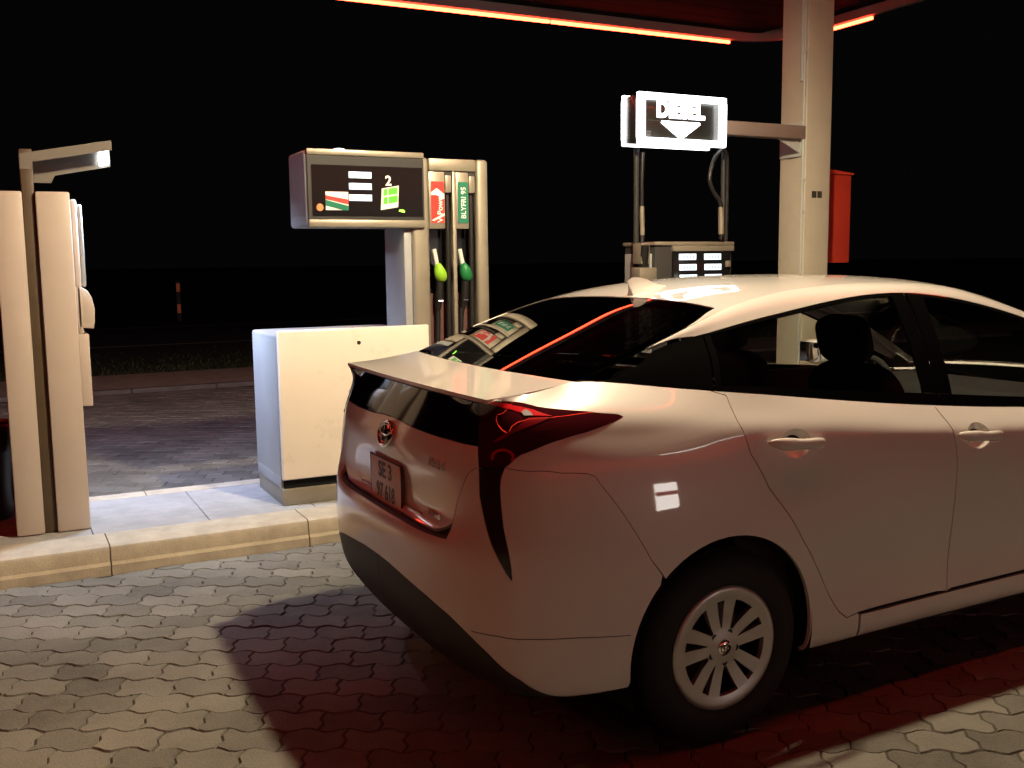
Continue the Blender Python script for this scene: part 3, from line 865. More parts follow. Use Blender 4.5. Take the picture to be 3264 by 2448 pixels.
class Surf:
    def __init__(s, ev, u0, u1, v0, v1, su, sv, nu=220, nv=90):
        s.ev, s.u0, s.u1, s.v0, s.v1, s.su, s.sv = ev, u0, u1, v0, v1, su, sv
        U, V = np.meshgrid(np.linspace(u0, u1, nu), np.linspace(v0, v1, nv), indexing='ij')
        s.U, s.V = U, V
        s.P = ev(U.ravel(), V.ravel()).reshape(nu, nv, 3)
        s.nu, s.nv = nu, nv

    def nrm(s, u, v, flip):
        e = 1e-3
        uu = np.clip(u, s.u0 + e, s.u1 - e); vv = np.clip(v, s.v0 + e, s.v1 - e)
        a = s.ev(uu + e, vv) - s.ev(uu - e, vv); b = s.ev(uu, vv + e) - s.ev(uu, vv - e)
        n = np.cross(a, b) * flip
        return n / np.maximum(np.linalg.norm(n, axis=1, keepdims=True), 1e-12)

    def inv(s, fn, pts, mask=None):
        """find (u,v) whose image fn(P)->(a,b,depth) hits each 2-D point (front-most)"""
        Q = fn(s.P.reshape(-1, 3)).reshape(s.nu, s.nv, 3)
        a, b, c, d = Q[:-1, :-1], Q[1:, :-1], Q[1:, 1:], Q[:-1, 1:]
        T0 = np.concatenate([a.reshape(-1, 3), a.reshape(-1, 3)]); T1 = np.concatenate([b.reshape(-1, 3), c.reshape(-1, 3)]); T2 = np.concatenate([c.reshape(-1, 3), d.reshape(-1, 3)])
        UV = np.stack([s.U, s.V], -1)
        g = lambda z: z.reshape(-1, 2)
        A0 = np.concatenate([g(UV[:-1, :-1])] * 2); A1 = np.concatenate([g(UV[1:, :-1]), g(UV[1:, 1:])]); A2 = np.concatenate([g(UV[1:, 1:]), g(UV[:-1, 1:])])
        out = []
        for p in pts:
            d1, d2 = T1[:, :2] - T0[:, :2], T2[:, :2] - T0[:, :2]
            w = np.asarray(p) - T0[:, :2]
            den = d1[:, 0] * d2[:, 1] - d1[:, 1] * d2[:, 0]
            den = np.where(np.abs(den) < 1e-14, 1e-14, den)
            l1 = (w[:, 0] * d2[:, 1] - w[:, 1] * d2[:, 0]) / den
            l2 = (d1[:, 0] * w[:, 1] - d1[:, 1] * w[:, 0]) / den
            ins = (l1 >= -1e-6) & (l2 >= -1e-6) & (l1 + l2 <= 1 + 1e-6)
            if ins.any():
                dep = T0[:, 2] + l1 * (T1[:, 2] - T0[:, 2]) + l2 * (T2[:, 2] - T0[:, 2])
                k = np.where(ins)[0][np.argmin(dep[ins])]
                out.append(A0[k] * (1 - l1[k] - l2[k]) + A1[k] * l1[k] + A2[k] * l2[k])
            else:
                q = Q.reshape(-1, 3)
                k = np.argmin((q[:, 0] - p[0]) ** 2 + (q[:, 1] - p[1]) ** 2 + 1e-6 * q[:, 2])
                out.append(UV.reshape(-1, 2)[k])
        return [tuple(o) for o in out]


def pxf(P): return px(P)
def xzf(P): return np.stack([P[:, 0], P[:, 2], P[:, 1]], -1)          # near (right) side first: smallest y
def yzf(P): return np.stack([P[:, 1], P[:, 2], P[:, 0]], -1)          # rear first


# --- plan ring and section lines of the lower body (right half)
RING = [(-.862, 0), (-.858, -.25), (-.840, -.48), (-.800, -.65), (-.725, -.775), (-.60, -.845), (-.42, -.878), (-.15, -.892), (.15, -.892), (.45, -.885), (.8, -.880), (1.3, -.880), (1.8, -.882), (2.3, -.892), (2.7, -.895), (3.05, -.87), (3.35, -.77), (3.55, -.55), (3.65, -.28), (3.68, 0)]
# (z, outward offset) for section lines 0..9, bottom to top
SEC = [
 [(.25,-.10),(.36,-.03),(.48,-.004),(.58,0),(.695,-.006),(.735,-.058),(.84,-.058),(.93,-.050),(.992,-.064),(1.08,-.096)],
 [(.25,-.10),(.36,-.03),(.48,-.004),(.58,0),(.695,-.006),(.735,-.055),(.84,-.055),(.93,-.048),(.992,-.062),(1.08,-.094)],
 [(.25,-.10),(.35,-.03),(.47,-.004),(.58,0),(.695,-.006),(.738,-.038),(.84,-.044),(.93,-.044),(.995,-.060),(1.08,-.090)],
 [(.25,-.09),(.33,-.03),(.45,-.004),(.58,0),(.70,-.006),(.765,-.020),(.85,-.032),(.94,-.042),(1.005,-.058),(1.085,-.082)],
 [(.255,-.06),(.30,-.02),(.42,0),(.58,0),(.70,-.005),(.78,-.013),(.88,-.024),(.95,-.036),(1.015,-.055),(1.095,-.088)],
 [(.262,-.03),(.29,-.01),(.42,0),(.58,0),(.70,-.004),(.80,-.011),(.90,-.025),(.985,-.043),(1.045,-.062),(1.105,-.100)],
 [(.265,-.02),(.285,-.008),(.42,0),(.58,.002),(.70,-.001),(.80,-.009),(.90,-.023),(.985,-.041),(1.045,-.060),(1.108,-.095)],
 [(.262,-.03),(.285,-.012),(.42,0),(.58,.003),(.70,.001),(.80,-.007),(.90,-.021),(.98,-.038),(1.035,-.056),(1.088,-.086)],
 [(.235,-.05),(.275,-.022),(.42,-.006),(.58,0),(.70,-.001),(.80,-.007),(.90,-.018),(.972,-.030),(1.022,-.043),(1.068,-.074)],
 [(.226,-.05),(.272,-.026),(.42,-.022),(.57,-.013),(.69,-.005),(.79,-.006),(.88,-.007),(.945,-.013),(.992,-.023),(1.034,-.048)],
 [(.228,-.05),(.272,-.028),(.42,-.028),(.56,-.018),(.68,-.007),(.78,-.004),(.86,-.005),(.920,-.010),(.958,-.019),(.997,-.045)],
 [(.232,-.05),(.275,-.030),(.41,-.030),(.54,-.020),(.66,-.008),(.75,-.004),(.83,-.005),(.885,-.010),(.920,-.019),(.954,-.044)],
 [(.235,-.05),(.275,-.028),(.41,-.026),(.53,-.016),(.64,-.006),(.73,-.003),(.80,-.005),(.852,-.011),(.887,-.021),(.919,-.045)],
 [(.235,-.04),(.28,-.015),(.41,-.010),(.53,-.004),(.63,-.001),(.71,-.003),(.78,-.010),(.832,-.024),(.865,-.038),(.898,-.060)],
 [(.23,-.04),(.28,-.010),(.40,0),(.52,0),(.62,0),(.70,-.003),(.77,-.012),(.818,-.028),(.85,-.048),(.882,-.085)],
 [(.21,-.05),(.26,-.020),(.38,0),(.50,0),(.61,0),(.68,-.003),(.74,-.012),(.785,-.025),(.82,-.050),(.852,-.090)],
 [(.20,-.08),(.24,-.03),(.35,0),(.47,0),(.58,0),(.65,-.005),(.70,-.015),(.74,-.03),(.77,-.06),(.798,-.10)],
 [(.19,-.10),(.23,-.04),(.33,-.005),(.44,0),(.55,0),(.62,-.005),(.66,-.015),(.70,-.035),(.725,-.06),(.745,-.09)],
 [(.18,-.12),(.22,-.05),(.32,-.01),(.43,0),(.53,0),(.60,-.003),(.65,-.012),(.68,-.03),(.705,-.05),(.722,-.08)],
 [(.18,-.12),(.22,-.05),(.32,-.01),(.43,0),(.53,0),(.60,-.003),(.65,-.012),(.68,-.03),(.705,-.05),(.722,-.08)]]
# line 10 (lip / shoulder top / belt) in 3-D
TOPL = [(-.742, 0, 1.136), (-.740, -.25, 1.136), (-.733, -.48, 1.137), (-.722, -.648, 1.142), (-.600, -.646, 1.158), (-.515, -.650, 1.170), (-.425, -.668, 1.186), (-.15, -.738, 1.158), (.15, -.783, 1.123), (.45, -.797, 1.085), (.8, -.80, 1.042), (1.3, -.802, .992), (1.8, -.80, .955), (2.3, -.785, .935), (2.72, -.74, .922), (3.03, -.70, .885), (3.27, -.63, .822), (3.45, -.46, .762), (3.545, -.23, .738), (3.57, 0, .735)]
ring = np.array(RING)
d_ = np.gradient(ring, axis=0); d_[0] = (0, -1); d_[-1] = (0, 1)
d_ /= np.linalg.norm(d_, axis=1, keepdims=True)
rn = np.stack([d_[:, 1], -d_[:, 0]], 1)          # outward
sarc = np.concatenate([[0], np.cumsum(np.linalg.norm(np.diff(ring, axis=0), axis=1))])
lines = []
for j in range(10):
    lines.append(nspline(sarc, [(ring[k, 0] + rn[k, 0] * SEC[k][j][1], ring[k, 1] + rn[k, 1] * SEC[k][j][1], SEC[k][j][0]) for k in range(20)]))
lines.append(nspline(sarc, TOPL))
VK = np.arange(11.)


def spline_cols(K, Y, v):
    """vectorised natural spline over knots K for per-sample columns Y (n,m,3) at v (n,)"""
    m = len(K); h = np.diff(K)
    A = np.zeros((m, m)); A[0, 0] = A[-1, -1] = 1
    for i in range(1, m - 1):
        A[i, i - 1] = h[i - 1]; A[i, i] = 2 * (h[i - 1] + h[i]); A[i, i + 1] = h[i]
    Bm = np.zeros((m, m))
    for i in range(1, m - 1):
        Bm[i, i + 1] += 6 / h[i]; Bm[i, i] -= 6 / h[i] + 6 / h[i - 1]; Bm[i, i - 1] += 6 / h[i - 1]
    G = np.linalg.solve(A, Bm)
    mm = np.einsum('ij,njk->nik', G, Y)
    i = np.clip(np.searchsorted(K, v) - 1, 0, m - 2)
    n = np.arange(len(v))
    a = (K[i + 1] - v)[:, None]; b = (v - K[i])[:, None]; hh = h[i][:, None]
    return mm[n, i] * a ** 3 / (6 * hh) + mm[n, i + 1] * b ** 3 / (6 * hh) + (Y[n, i] / hh - mm[n, i] * hh / 6) * a + (Y[n, i + 1] / hh - mm[n, i + 1] * hh / 6) * b


def evL(s, v):
    Y = np.stack([l(s) for l in lines], 1)
    return spline_cols(VK, Y, np.asarray(v, float))


SMAX = sarc[-1]
L_ = Surf(evL, 0, SMAX, 0, 10, 1.0, 0.09, 420, 120)

# --- top surface: spoiler deck, rear glass, roof, windscreen, bonnet
TK = [(-.752, 1.150, -.733, .655, 1.150), (-.60, 1.170, -.600, .648, 1.160), (-.485, 1.186, -.425, .655, 1.184), (-.25, 1.270, -.25, .664, 1.246), (-.05, 1.338, -.06, .655, 1.312), (.09, 1.383, .08, .634, 1.357), (.195, 1.414, .18, .612, 1.386), (.5, 1.468, .45, .592, 1.438), (.85, 1.489, .85, .580, 1.462), (1.2, 1.484, 1.2, .578, 1.452), (1.5, 1.450, 1.46, .584, 1.412), (1.85, 1.360, 1.75, .605, 1.330), (2.25, 1.225, 2.1, .64, 1.205), (2.58, 1.085, 2.40, .685, 1.065), (2.80, .985, 2.62, .722, .962), (3.0, .945, 2.78, .735, .918), (3.25, .895, 3.05, .695, .882), (3.45, .835, 3.28, .625, .820), (3.53, .785, 3.44, .46, .764), (3.565, .745, 3.54, .24, .740)]
TK = np.array(TK)
tkn = np.arange(len(TK), dtype=float)
_ta, _tb, _tc = nspline(tkn[:3], TK[:3]), nspline(tkn[2:15], TK[2:15]), nspline(tkn[14:], TK[14:])
_tg, _tr = nspline(tkn[2:7], TK[2:7]), nspline(tkn[6:15], TK[6:15])


def tsp(u):
    u = np.asarray(u, float)
    mid = _tb(np.clip(u, 2, 14))
    cen = np.where((u < 6.0)[..., None], _tg(np.clip(u, 2, 6)), _tr(np.clip(u, 6, 14)))      # rear glass and roof meet at a crease in the middle
    mid = np.concatenate([cen[..., :2], mid[..., 2:]], -1)
    return np.where((u < 2.0)[..., None], _ta(np.clip(u, 0, 2)), np.where((u <= 14.0)[..., None], mid, _tc(np.clip(u, 14, 19))))




def evT(u, v):
    q = tsp(u)
    xc, zc, xe, ye, ze = q.T
    f = 0.6 * v ** 2 + 0.4 * v ** 4
    return np.stack([xc + (xe - xc) * v ** 2, -ye * v, zc + (ze - zc) * f], -1)


T_ = Surf(evT, 0, len(TK) - 1, 0, 1, 0.22, 0.62, 300, 60)

# --- side glazing between belt and roof rail
bs = np.linspace(0, SMAX, 900)
bl = lines[10](bs)
seg_ = (bs > sarc[5]) & (bs < sarc[14])
bx_, by_, bz_ = bl[seg_].T
WIN = np.array([(-.425, -.655, 1.183), (-.25, -.672, 1.234), (-.06, -.668, 1.292), (.08, -.668, 1.316), (.18, -.664, 1.334), (.45, -.657, 1.378), (.85, -.650, 1.424), (1.2, -.650, 1.408), (1.46, -.657, 1.362), (1.75, -.672, 1.286), (2.1, -.698, 1.152), (2.40, -.722, 1.022), (2.62, -.74, .945)])
wsp = nspline(WIN[:, 0], WIN[:, 1:])
GK = np.array([0, .25, .5, .75, .88, 1.0])


def evG(u, v):
    q = tsp(u)                                  # u uses the top-surface knots 2..14
    x = q[:, 2]
    Kp = np.stack([x, -q[:, 3], q[:, 4]], -1)
    B = np.stack([x, np.interp(x, bx_, by_), np.interp(x, bx_, bz_)], -1)
    w = wsp(x)
    Wp = np.stack([x, w[:, 0], w[:, 1]], -1)
    hgt = np.clip((Wp[:, 2] - B[:, 2]) / 0.3, 0, 1)[:, None]
    out = np.array([[0, -1, .25]])
    m1 = B * .667 + Wp * .333 + out * .014 * hgt
    m2 = B * .333 + Wp * .667 + out * .014 * hgt
    rh = np.clip(np.linalg.norm(Kp - Wp, axis=1) / 0.08, 0, 1)[:, None]
    r1 = Wp * .48 + Kp * .52 + np.array([[0, -.35, .9]]) * .0085 * rh
    return spline_cols(GK, np.stack([B, m1, m2, Wp, r1, Kp], 1), np.asarray(v, float))


G_ = Surf(evG, 2.0, 14.0, 0, 1, 0.24, 0.45, 260, 60)


def resample(poly, su, sv, step):
    out = []
    n = len(poly)
    for i in range(n):
        a, b = np.array(poly[i]), np.array(poly[(i + 1) % n])
        ln = math.hypot((b[0] - a[0]) * su, (b[1] - a[1]) * sv)
        k = max(1, int(math.ceil(ln / step)))
        for q in range(k): out.append(tuple(a + (b - a) * q / k))
    return out


def inside(poly, P):
    x, y = P[:, 0], P[:, 1]
    c = np.zeros(len(P), bool)
    n = len(poly); j = n - 1
    for i in range(n):
        xi, yi = poly[i]; xj, yj = poly[j]
        m_ = (yi > y) != (yj > y)
        with np.errstate(divide='ignore', invalid='ignore'):
            c ^= m_ & (x < (xj - xi) * (y - yi) / (yj - yi + 1e-30) + xi)
        j = i
    return c


def patch(surf, poly, flip, step=0.018, grid=0.024, gap=0.0022, lift=0.0, skirt=0.014, holes=()):
    """mesh arrays (verts, normals, faces) of one panel cut from a surface"""
    su, sv = surf.su, surf.sv
    pl = resample(poly, su, sv, step)
    M2 = np.array([(a * su, b * sv) for a, b in pl])
    keep = [0]
    for i in range(1, len(M2)):
        if np.hypot(*(M2[i] - M2[keep[-1]])) > 0.0015: keep.append(i)
    if np.hypot(*(M2[keep[0]] - M2[keep[-1]])) < 0.0015: keep.pop()
    M2 = M2[keep]
    nb = len(M2)
    lo_, hi_ = M2.min(0), M2.max(0)
    gx = np.arange(lo_[0], hi_[0], grid); gy = np.arange(lo_[1], hi_[1], grid)
    X, Y = np.meshgrid(gx, gy, indexing='ij')
    Y = Y + (np.arange(len(gx))[:, None] % 2) * grid * .5
    Q = np.stack([X.ravel(), Y.ravel()], 1)
    Q = Q[inside([tuple(p) for p in M2], Q)]
    if len(Q):
        dd = np.min(np.hypot(Q[:, None, 0] - M2[None, :, 0], Q[:, None, 1] - M2[None, :, 1]), axis=1)
        Q = Q[dd > grid * 0.5]
    H2 = [np.array([(a * su, b * sv) for a, b in h]) for h in holes]
    for h in H2:
        dd = np.min(np.hypot(Q[:, None, 0] - h[None, :, 0], Q[:, None, 1] - h[None, :, 1]), axis=1)
        Q = Q[(dd > .008) & ~inside([tuple(p) for p in h], Q)]
    allp = np.concatenate([M2] + H2 + ([Q] if len(Q) else []))
    pts = [Vector((float(a), float(b))) for a, b in allp]
    eds = [(i, (i + 1) % nb) for i in range(nb)]
    o0 = nb
    for h in H2:
        eds += [(o0 + i, o0 + (i + 1) % len(h)) for i in range(len(h))]
        o0 += len(h)
    vv, ee, ff, ov, _, _ = delaunay_2d_cdt(pts, eds, [], 1, 1e-6)
    for h in H2:
        hp = [tuple(p) for p in h]
        ff = [f for f in ff if not inside(hp, np.array([[sum(vv[i].x for i in f) / 3, sum(vv[i].y for i in f) / 3]]))[0]]
    uv = np.array([(p.x / su, p.y / sv) for p in vv])
    uv[:, 0] = np.clip(uv[:, 0], surf.u0, surf.u1); uv[:, 1] = np.clip(uv[:, 1], surf.v0, surf.v1)
    P = surf.ev(uv[:, 0], uv[:, 1]); Nn = surf.nrm(uv[:, 0], uv[:, 1], flip)
    P = P + Nn * lift
    # boundary loop in output indices
    idx = {}
    for oi, src in enumerate(ov):
        for q in src:
            if q < nb: idx[q] = oi
    loop = [idx[q] for q in range(nb) if q in idx]
    area = sum(M2[i][0] * M2[(i + 1) % nb][1] - M2[(i + 1) % nb][0] * M2[i][1] for i in range(nb))
    faces = [tuple(f) for f in ff]
    # orient faces with the normals
    of = []
    for f in faces:
        n_ = np.cross(P[f[1]] - P[f[0]], P[f[2]] - P[f[0]])
        of.append(f if n_ @ Nn[f[0]] > 0 else f[::-1])
    P2 = P.copy()
    m = len(loop)
    onc = [abs(P[l][1]) < 1e-5 for l in loop]
    inw = np.zeros((m, 3))
    cen = P.mean(0)
    for i in range(m):
        a, b = P[loop[i - 1]], P[loop[(i + 1) % m]]
        t = b - a
        w = np.cross(Nn[loop[i]], t)
        ln = np.linalg.norm(w)
        if ln > 1e-9: inw[i] = w / ln
    # sign: by area orientation in uv relative to surface handedness
    test = 0
    for i in range(0, m, max(1, m // 12)):
        p = M2[i] if False else None
    sgn = 1.0
    # pick the sign that moves boundary toward adjacent interior triangles
    adj = {}
    for f in of:
        c = P[list(f)].mean(0)
        for q in f: adj.setdefault(q, []).append(c)
    sc = sum(inw[i] @ (np.mean(adj[loop[i]], axis=0) - P[loop[i]]) for i in range(m) if loop[i] in adj)
    sgn = 1.0 if sc > 0 else -1.0
    for i in range(m):
        if onc[i]: continue
        P2[loop[i]] = P[loop[i]] + inw[i] * sgn * gap
        if abs(P[loop[i]][1]) < 1e-5: P2[loop[i]][1] = 0
    V = [tuple(p) for p in P2]; NN = [tuple(n) for n in Nn]; F = list(of)
    if skirt:
        b0 = len(V)
        for i in range(m):
            V.append(tuple(P2[loop[i]])); NN.append(tuple(-inw[i] * sgn))
        for i in range(m):
            V.append(tuple(P2[loop[i]] - Nn[loop[i]] * skirt)); NN.append(tuple(-inw[i] * sgn))
        for i in range(m):
            j = (i + 1) % m
            if onc[i] and onc[j]: continue
            q = (b0 + i, b0 + j, b0 + m + j, b0 + m + i)
            n_ = np.cross(np.array(V[q[1]]) - np.array(V[q[0]]), np.array(V[q[2]]) - np.array(V[q[0]]))
            F.append(q if n_ @ (-inw[i] * sgn) > 0 else q[::-1])
    return np.array(V), np.array(NN), F


def mirror(pt):
    V, N, F = pt
    return V * np.array([1, -1, 1]), N * np.array([1, -1, 1]), [f[::-1] for f in F]


def pmesh(name, patches, m, parent):
    V, N, F = [], [], []
    for (v, n, f) in patches:
        b = len(V)
        V += [tuple(map(float, p)) for p in v]; N += [tuple(map(float, p)) for p in n]
        F += [tuple(int(i) + b for i in q) for q in f]
    me = bpy.data.meshes.new(name)
    me.from_pydata(V, [], F)
    me.polygons.foreach_set('use_smooth', [True] * len(me.polygons))
    me.normals_split_custom_set_from_vertices(N)
    return link(name, me, m, parent)


car = thing('car', (1.0, 0, 0), 'white five-door hatchback car parked beside the pump island', 'car')
FL, FG, FT = 1, 1, 1
# work out which way each surface's cross product points
def outward(s, uv, ref):
    n = s.nrm(np.array([uv[0]]), np.array([uv[1]]), 1)[0]
    return 1 if n @ np.array(ref) > 0 else -1
FL = outward(L_, (sarc[10], 5), (0, -1, 0))
FG = outward(G_, (8., .4), (0, -1, .2))
FT = outward(T_, (8., .4), (0, 0, 1))

z5 = lambda p: (677.7 + .3268 * p[0], 745.5 + .3268 * p[1])
zt = lambda p: ((1480 + .2577 * p[0]) / SPX, (1230 + .2577 * p[1]) / SPX)
z7 = lambda p: (1287.6 + .3872 * p[0], 1016.6 + .3872 * p[1])
z8 = lambda p: (1491 + .3269 * p[0], 576 + .3269 * p[1])
P_ = lambda pts, z=lambda q: q: L_.inv(pxf, [z(p) for p in pts])
XZ = lambda pts: L_.inv(xzf, pts)


def topuv(x):        # parameter on the belt line at a given x (side)
    k = (bs > sarc[3])
    return (float(np.interp(x, bl[k][:, 0], bs[k])), 10.0)


def toprun(x0, x1, n=12): return [topuv(x) for x in np.linspace(x0, x1, n)]
def srun(s0, s1, v, n=14): return [(float(s), v) for s in np.linspace(s0, s1, n)]
def botrun(x0, x1, n=10):
    b0 = lines[0](bs); k = (bs > sarc[4]) & (bs < sarc[16])
    return [(float(np.interp(x, b0[k][:, 0], bs[k])), 0.0) for x in np.linspace(x0, x1, n)]


# feature outlines traced on the near side, expressed on the body surface
lamp_top = P_([(185, 178), (380, 150), (600, 197), (900, 257), (1300, 302), (1700, 337), (1900, 352), (1962, 380)], zt)
lamp_low = P_([(1850, 440), (1700, 500), (1500, 573), (1200, 662), (900, 772), (700, 850), (620, 905), (560, 965), (500, 1008)], zt)
lampL_top = lamp_top[0]
blade_L = P_([(1092, 812), (1094, 900), (1097, 1000), (1140, 1200), (1180, 1330), (1222, 1420), (1270, 1508), (1310, 1562)], z5)
blade_R = P_([(1306, 1480), (1272, 1300), (1252, 1200), (1236, 1050), (1230, 950), (1236, 880)], z5)
lamp_bl = blade_L[0]
glass_bot = P_([(1092, 668), (990, 648), (900, 622), (730, 570), (640, 535), (560, 490)], z5)
s_lampL = lampL_top[0]
hatch = P_([(1060, 822), (1030, 842), (1005, 885), (980, 950), (945, 1060), (915, 1180)], z5)
seam = P_([(800, 1058), (1200, 1080), (1520, 1086), (1620, 1118)], zt) + P_([(1900, 925), (2000, 1050), (2070, 1150)], z5) + XZ([(-.30, .655), (-.262, .605)])
ARC, ARZ, ARR = 0.0, .322, .368
ang0 = math.asin(min(1, (.27 - ARZ) / ARR))
def arch(cx, a0, a1, n=26, r=ARR): return XZ([(cx + r * math.cos(a), ARZ + r * math.sin(a)) for a in np.linspace(a0, a1, n)])
aseam = math.atan2(.605 - ARZ, -.262)
doorR = P_([(238, 852), (310, 1020), (400, 1240), (520, 1460), (660, 1650)], z8) + P_([(1150, 380), (1300, 700), (1352, 785), (1400, 822)], z7) + XZ([(.60, .325)])
doorB = P_([(2045, 1277), (2060, 1100), (2068, 1000), (2056, 925)])
# clean the belt ends of the door lines
doorR = [topuv(.002)] + doorR
doorB = doorB + [topuv(1.005)]

lsm = 0.0
# ---------------- body shell: quarter panels, sills, roof rails, roof
quarter = [lamp_top[0]] + [(s_lampL, 10.0)] + toprun(-.70, -.03, 26) + doorR[::1] + [XZ([(.605, .31)])[0]] + botrun(.605, .348, 6) + arch(0, math.asin((.24 - ARZ) / ARR), aseam, 26) + seam[::-1][1:] + lamp_low[::-1] + lamp_top[::-1][:-1]
sill = [XZ([(.612, .316)])[0]] + XZ([(x, .315 + .012 * (x - .6)) for x in np.linspace(.7, 2.25, 12)]) + XZ([(2.28, .29)]) + botrun(2.28, .612, 14)
qp = patch(L_, quarter, FL, gap=.0012)
sp = patch(L_, sill, FL)
rail = [(2.2 + .0, .80)]
uW = lambda x: float(np.interp(x, tsp(np.linspace(2, 14, 400))[:, 2], np.linspace(2, 14, 400)))
railp = [(uW(x), .752 if x > .0 else .752 + (.248) * min(1, max(0, -(x) / .16))) for x in np.linspace(-.16, 2.5, 60)] + [(uW(x), 1.0) for x in np.linspace(2.5, -.155, 60)]
rp_ = patch(G_, railp, FG, gap=0.0)
roofp = [(6.0, 0.0), (6.0, .25), (6.0, .5), (6.0, .75), (6.0, 1.0), (10.0, 1.0), (10.0, .5), (10.0, 0.0)]
rfp = patch(T_, roofp, FT, gap=0.0, skirt=0.012)
apil = [(10.0, .93), (14.0, .93), (14.0, 1.0), (10.0, 1.0)]
app = patch(T_, apil, FT, gap=0.0, skirt=0)
cpil = [(4.4, .995), (6.0, .94), (6.0, 1.0), (4.4, 1.0)]
cpp = patch(T_, cpil, FT, gap=0.0, skirt=0, lift=.001)
half = [qp, sp, rp_, rfp, app, cpp]
body = pmesh('body', half + [mirror(h) for h in half], M['paint'], car)

# ---------------- doors
HANDLES = [(.285, .957), (1.172, .902)]
CUPW, CUPH = .064, .047


def cup_outline(c, f=1.0, n=36): return [(c[0] + CUPW * f * math.cos(a), c[1] + CUPH * f * math.sin(a)) for a in np.linspace(0, 2 * math.pi, n + 1)[:-1]]


def door(outline, name='door', h=0):
    p = patch(L_, outline, FL, holes=[XZ(cup_outline(HANDLES[h]))])
    return [pmesh(name, [p], M['paint'], car), pmesh(name, [mirror(p)], M['paint'], car)]


rear_out = doorR + XZ([(x, .327 + .012 * (x - .6)) for x in np.linspace(.7, 1.0, 5)]) + doorB + toprun(.98, .03, 16)
front_out = doorB[::-1] + XZ([(x, .332 + .012 * (x - 1.05)) for x in np.linspace(1.08, 2.22, 12)]) + XZ([(2.27, .40), (2.30, .55), (2.33, .75), (2.36, .86)]) + [topuv(2.38)] + toprun(2.36, 1.03, 16)
rdoors = door(rear_out)
fdoors = door(front_out, 'door', 1)


def gpatch(x0, x1, v0, v1, m, name, parents, lift=0.0, slant0=0.0, slant1=0.0, skirt=0.004, gap=0.001):
    xs = np.linspace(0, 1, 26)
    pl = [(uW(x0 + (x1 - x0) * t), v0) for t in xs] + [(uW(x1 + slant1), v1)] + [(uW(x1 + slant1 + (x0 + slant0 - x1 - slant1) * t), v1) for t in xs[1:]]
    p = patch(G_, pl, FG, gap=gap, skirt=skirt, lift=lift)
    return [pmesh(name, [p], m, parents[0]), pmesh(name, [mirror(p)], m, parents[1])]


# glass and black frames
gpatch(.055, .965, .075, .715, M['glass'], 'window', rdoors, lift=-.004, slant0=.03, slant1=-.035)
gpatch(1.115, 2.42, .075, .715, M['glass'], 'window', fdoors, lift=-.004, slant0=-.02, slant1=-.10)
gpatch(-.405, .025, .02, .748, M['black'], 'quarter_glass', (body, body), lift=-.001, slant0=.26, slant1=.03)
gpatch(.028, 1.04, .0, .075, M['black'], 'window_frame', rdoors, skirt=.01)
gpatch(.055, 1.00, .715, .75, M['black'], 'window_frame', rdoors, skirt=.01)
gpatch(.028, .055, .0, .75, M['black'], 'window_frame', rdoors, slant0=.03, slant1=.03, skirt=.01)
gpatch(.965, 1.035, .075, .75, M['black'], 'window_frame', rdoors, slant0=-.035, slant1=-.035, skirt=.01)
gpatch(1.045, 1.115, .075, .75, M['black'], 'window_frame', fdoors, slant0=-.03, slant1=-.02, skirt=.01)
gpatch(1.045, 2.5, .0, .075, M['black'], 'window_frame', fdoors, skirt=.01)
gpatch(1.03, 2.4, .715, .75, M['black'], 'window_frame', fdoors, skirt=.01)
gpatch(2.42, 2.55, .075, .72, M['black'], 'window_frame', fdoors, slant0=-.10, slant1=-.12, skirt=.01)

# ---------------- tailgate: deck, upper glass, lower black glass, lower skin
deckp = [(0.0, v) for v in np.linspace(0, 1, 12)] + [(u, 1.0) for u in np.linspace(.1, 2.0, 14)] + [(2.0, v) for v in np.linspace(.92, 0, 12)]
dpch = patch(T_, deckp, FT, gap=.001, skirt=.013)
tailgate = pmesh('tailgate', [dpch, mirror(dpch)], M['paint'], car)
glp = [(2.02, v) for v in np.linspace(0, .985, 12)] + [(u, .985) for u in np.linspace(2.2, 4.3, 10)] + [(5.0, .955), (5.97, .935)] + [(5.97, v) for v in np.linspace(.85, 0, 10)]
gp = patch(T_, glp, FT, gap=.001, skirt=.006, lift=-.002)
pmesh('rear_window', [gp, mirror(gp)], M['rearglass'], tailgate)
# frit band along the sides and the top edge of the rear glass
fr_ = [(2.02, .90), (4.3, .90), (5.0, .865), (5.7, .84), (5.7, .5), (5.7, 0.0), (5.97, 0), (5.97, .5), (5.97, .935), (5.0, .955), (4.3, .985), (2.02, .985)]
fp_ = patch(T_, fr_, FT, gap=0, skirt=0, lift=-.006)
pmesh('window_border', [fp_, mirror(fp_)], M['black'], tailgate)
# lower window
gb = [g for g in glass_bot if evL(np.array([g[0]]), np.array([g[1]]))[0][1] <= 0.02]
gb0 = (0.0, gb[-1][1])
gb = [(max(0, a), b) for a, b in gb]
lowglass = [(0.0, 9.93)] + srun(.05, gb[0][0], 9.93, 14) + gb + [gb0]
lg = patch(L_, lowglass, FL, gap=.001, skirt=.006, lift=-.001)
pmesh('lower_window', [lg, mirror(lg)], M['black'], tailgate)
hb = hatch[-1]
lower = [gb0] + gb[::-1] + [(gb[0][0], 8.0 if False else gb[0][1])] + [lamp_bl] + hatch + [(hb[0] * .8, 4.55), (hb[0] * .5, 4.5), (0.0, 4.5)]
tg = patch(L_, lower, FL)
pmesh('lower_skin', [tg, mirror(tg)], M['paint'], tailgate)
# recess strip under the tailgate
rc = [(0.0, 4.46), (hb[0] * .6, 4.46), (hb[0] * 1.02, 4.5), (hb[0] * 1.0, 4.2), (hb[0] * .6, 4.12), (0.0, 4.12)]
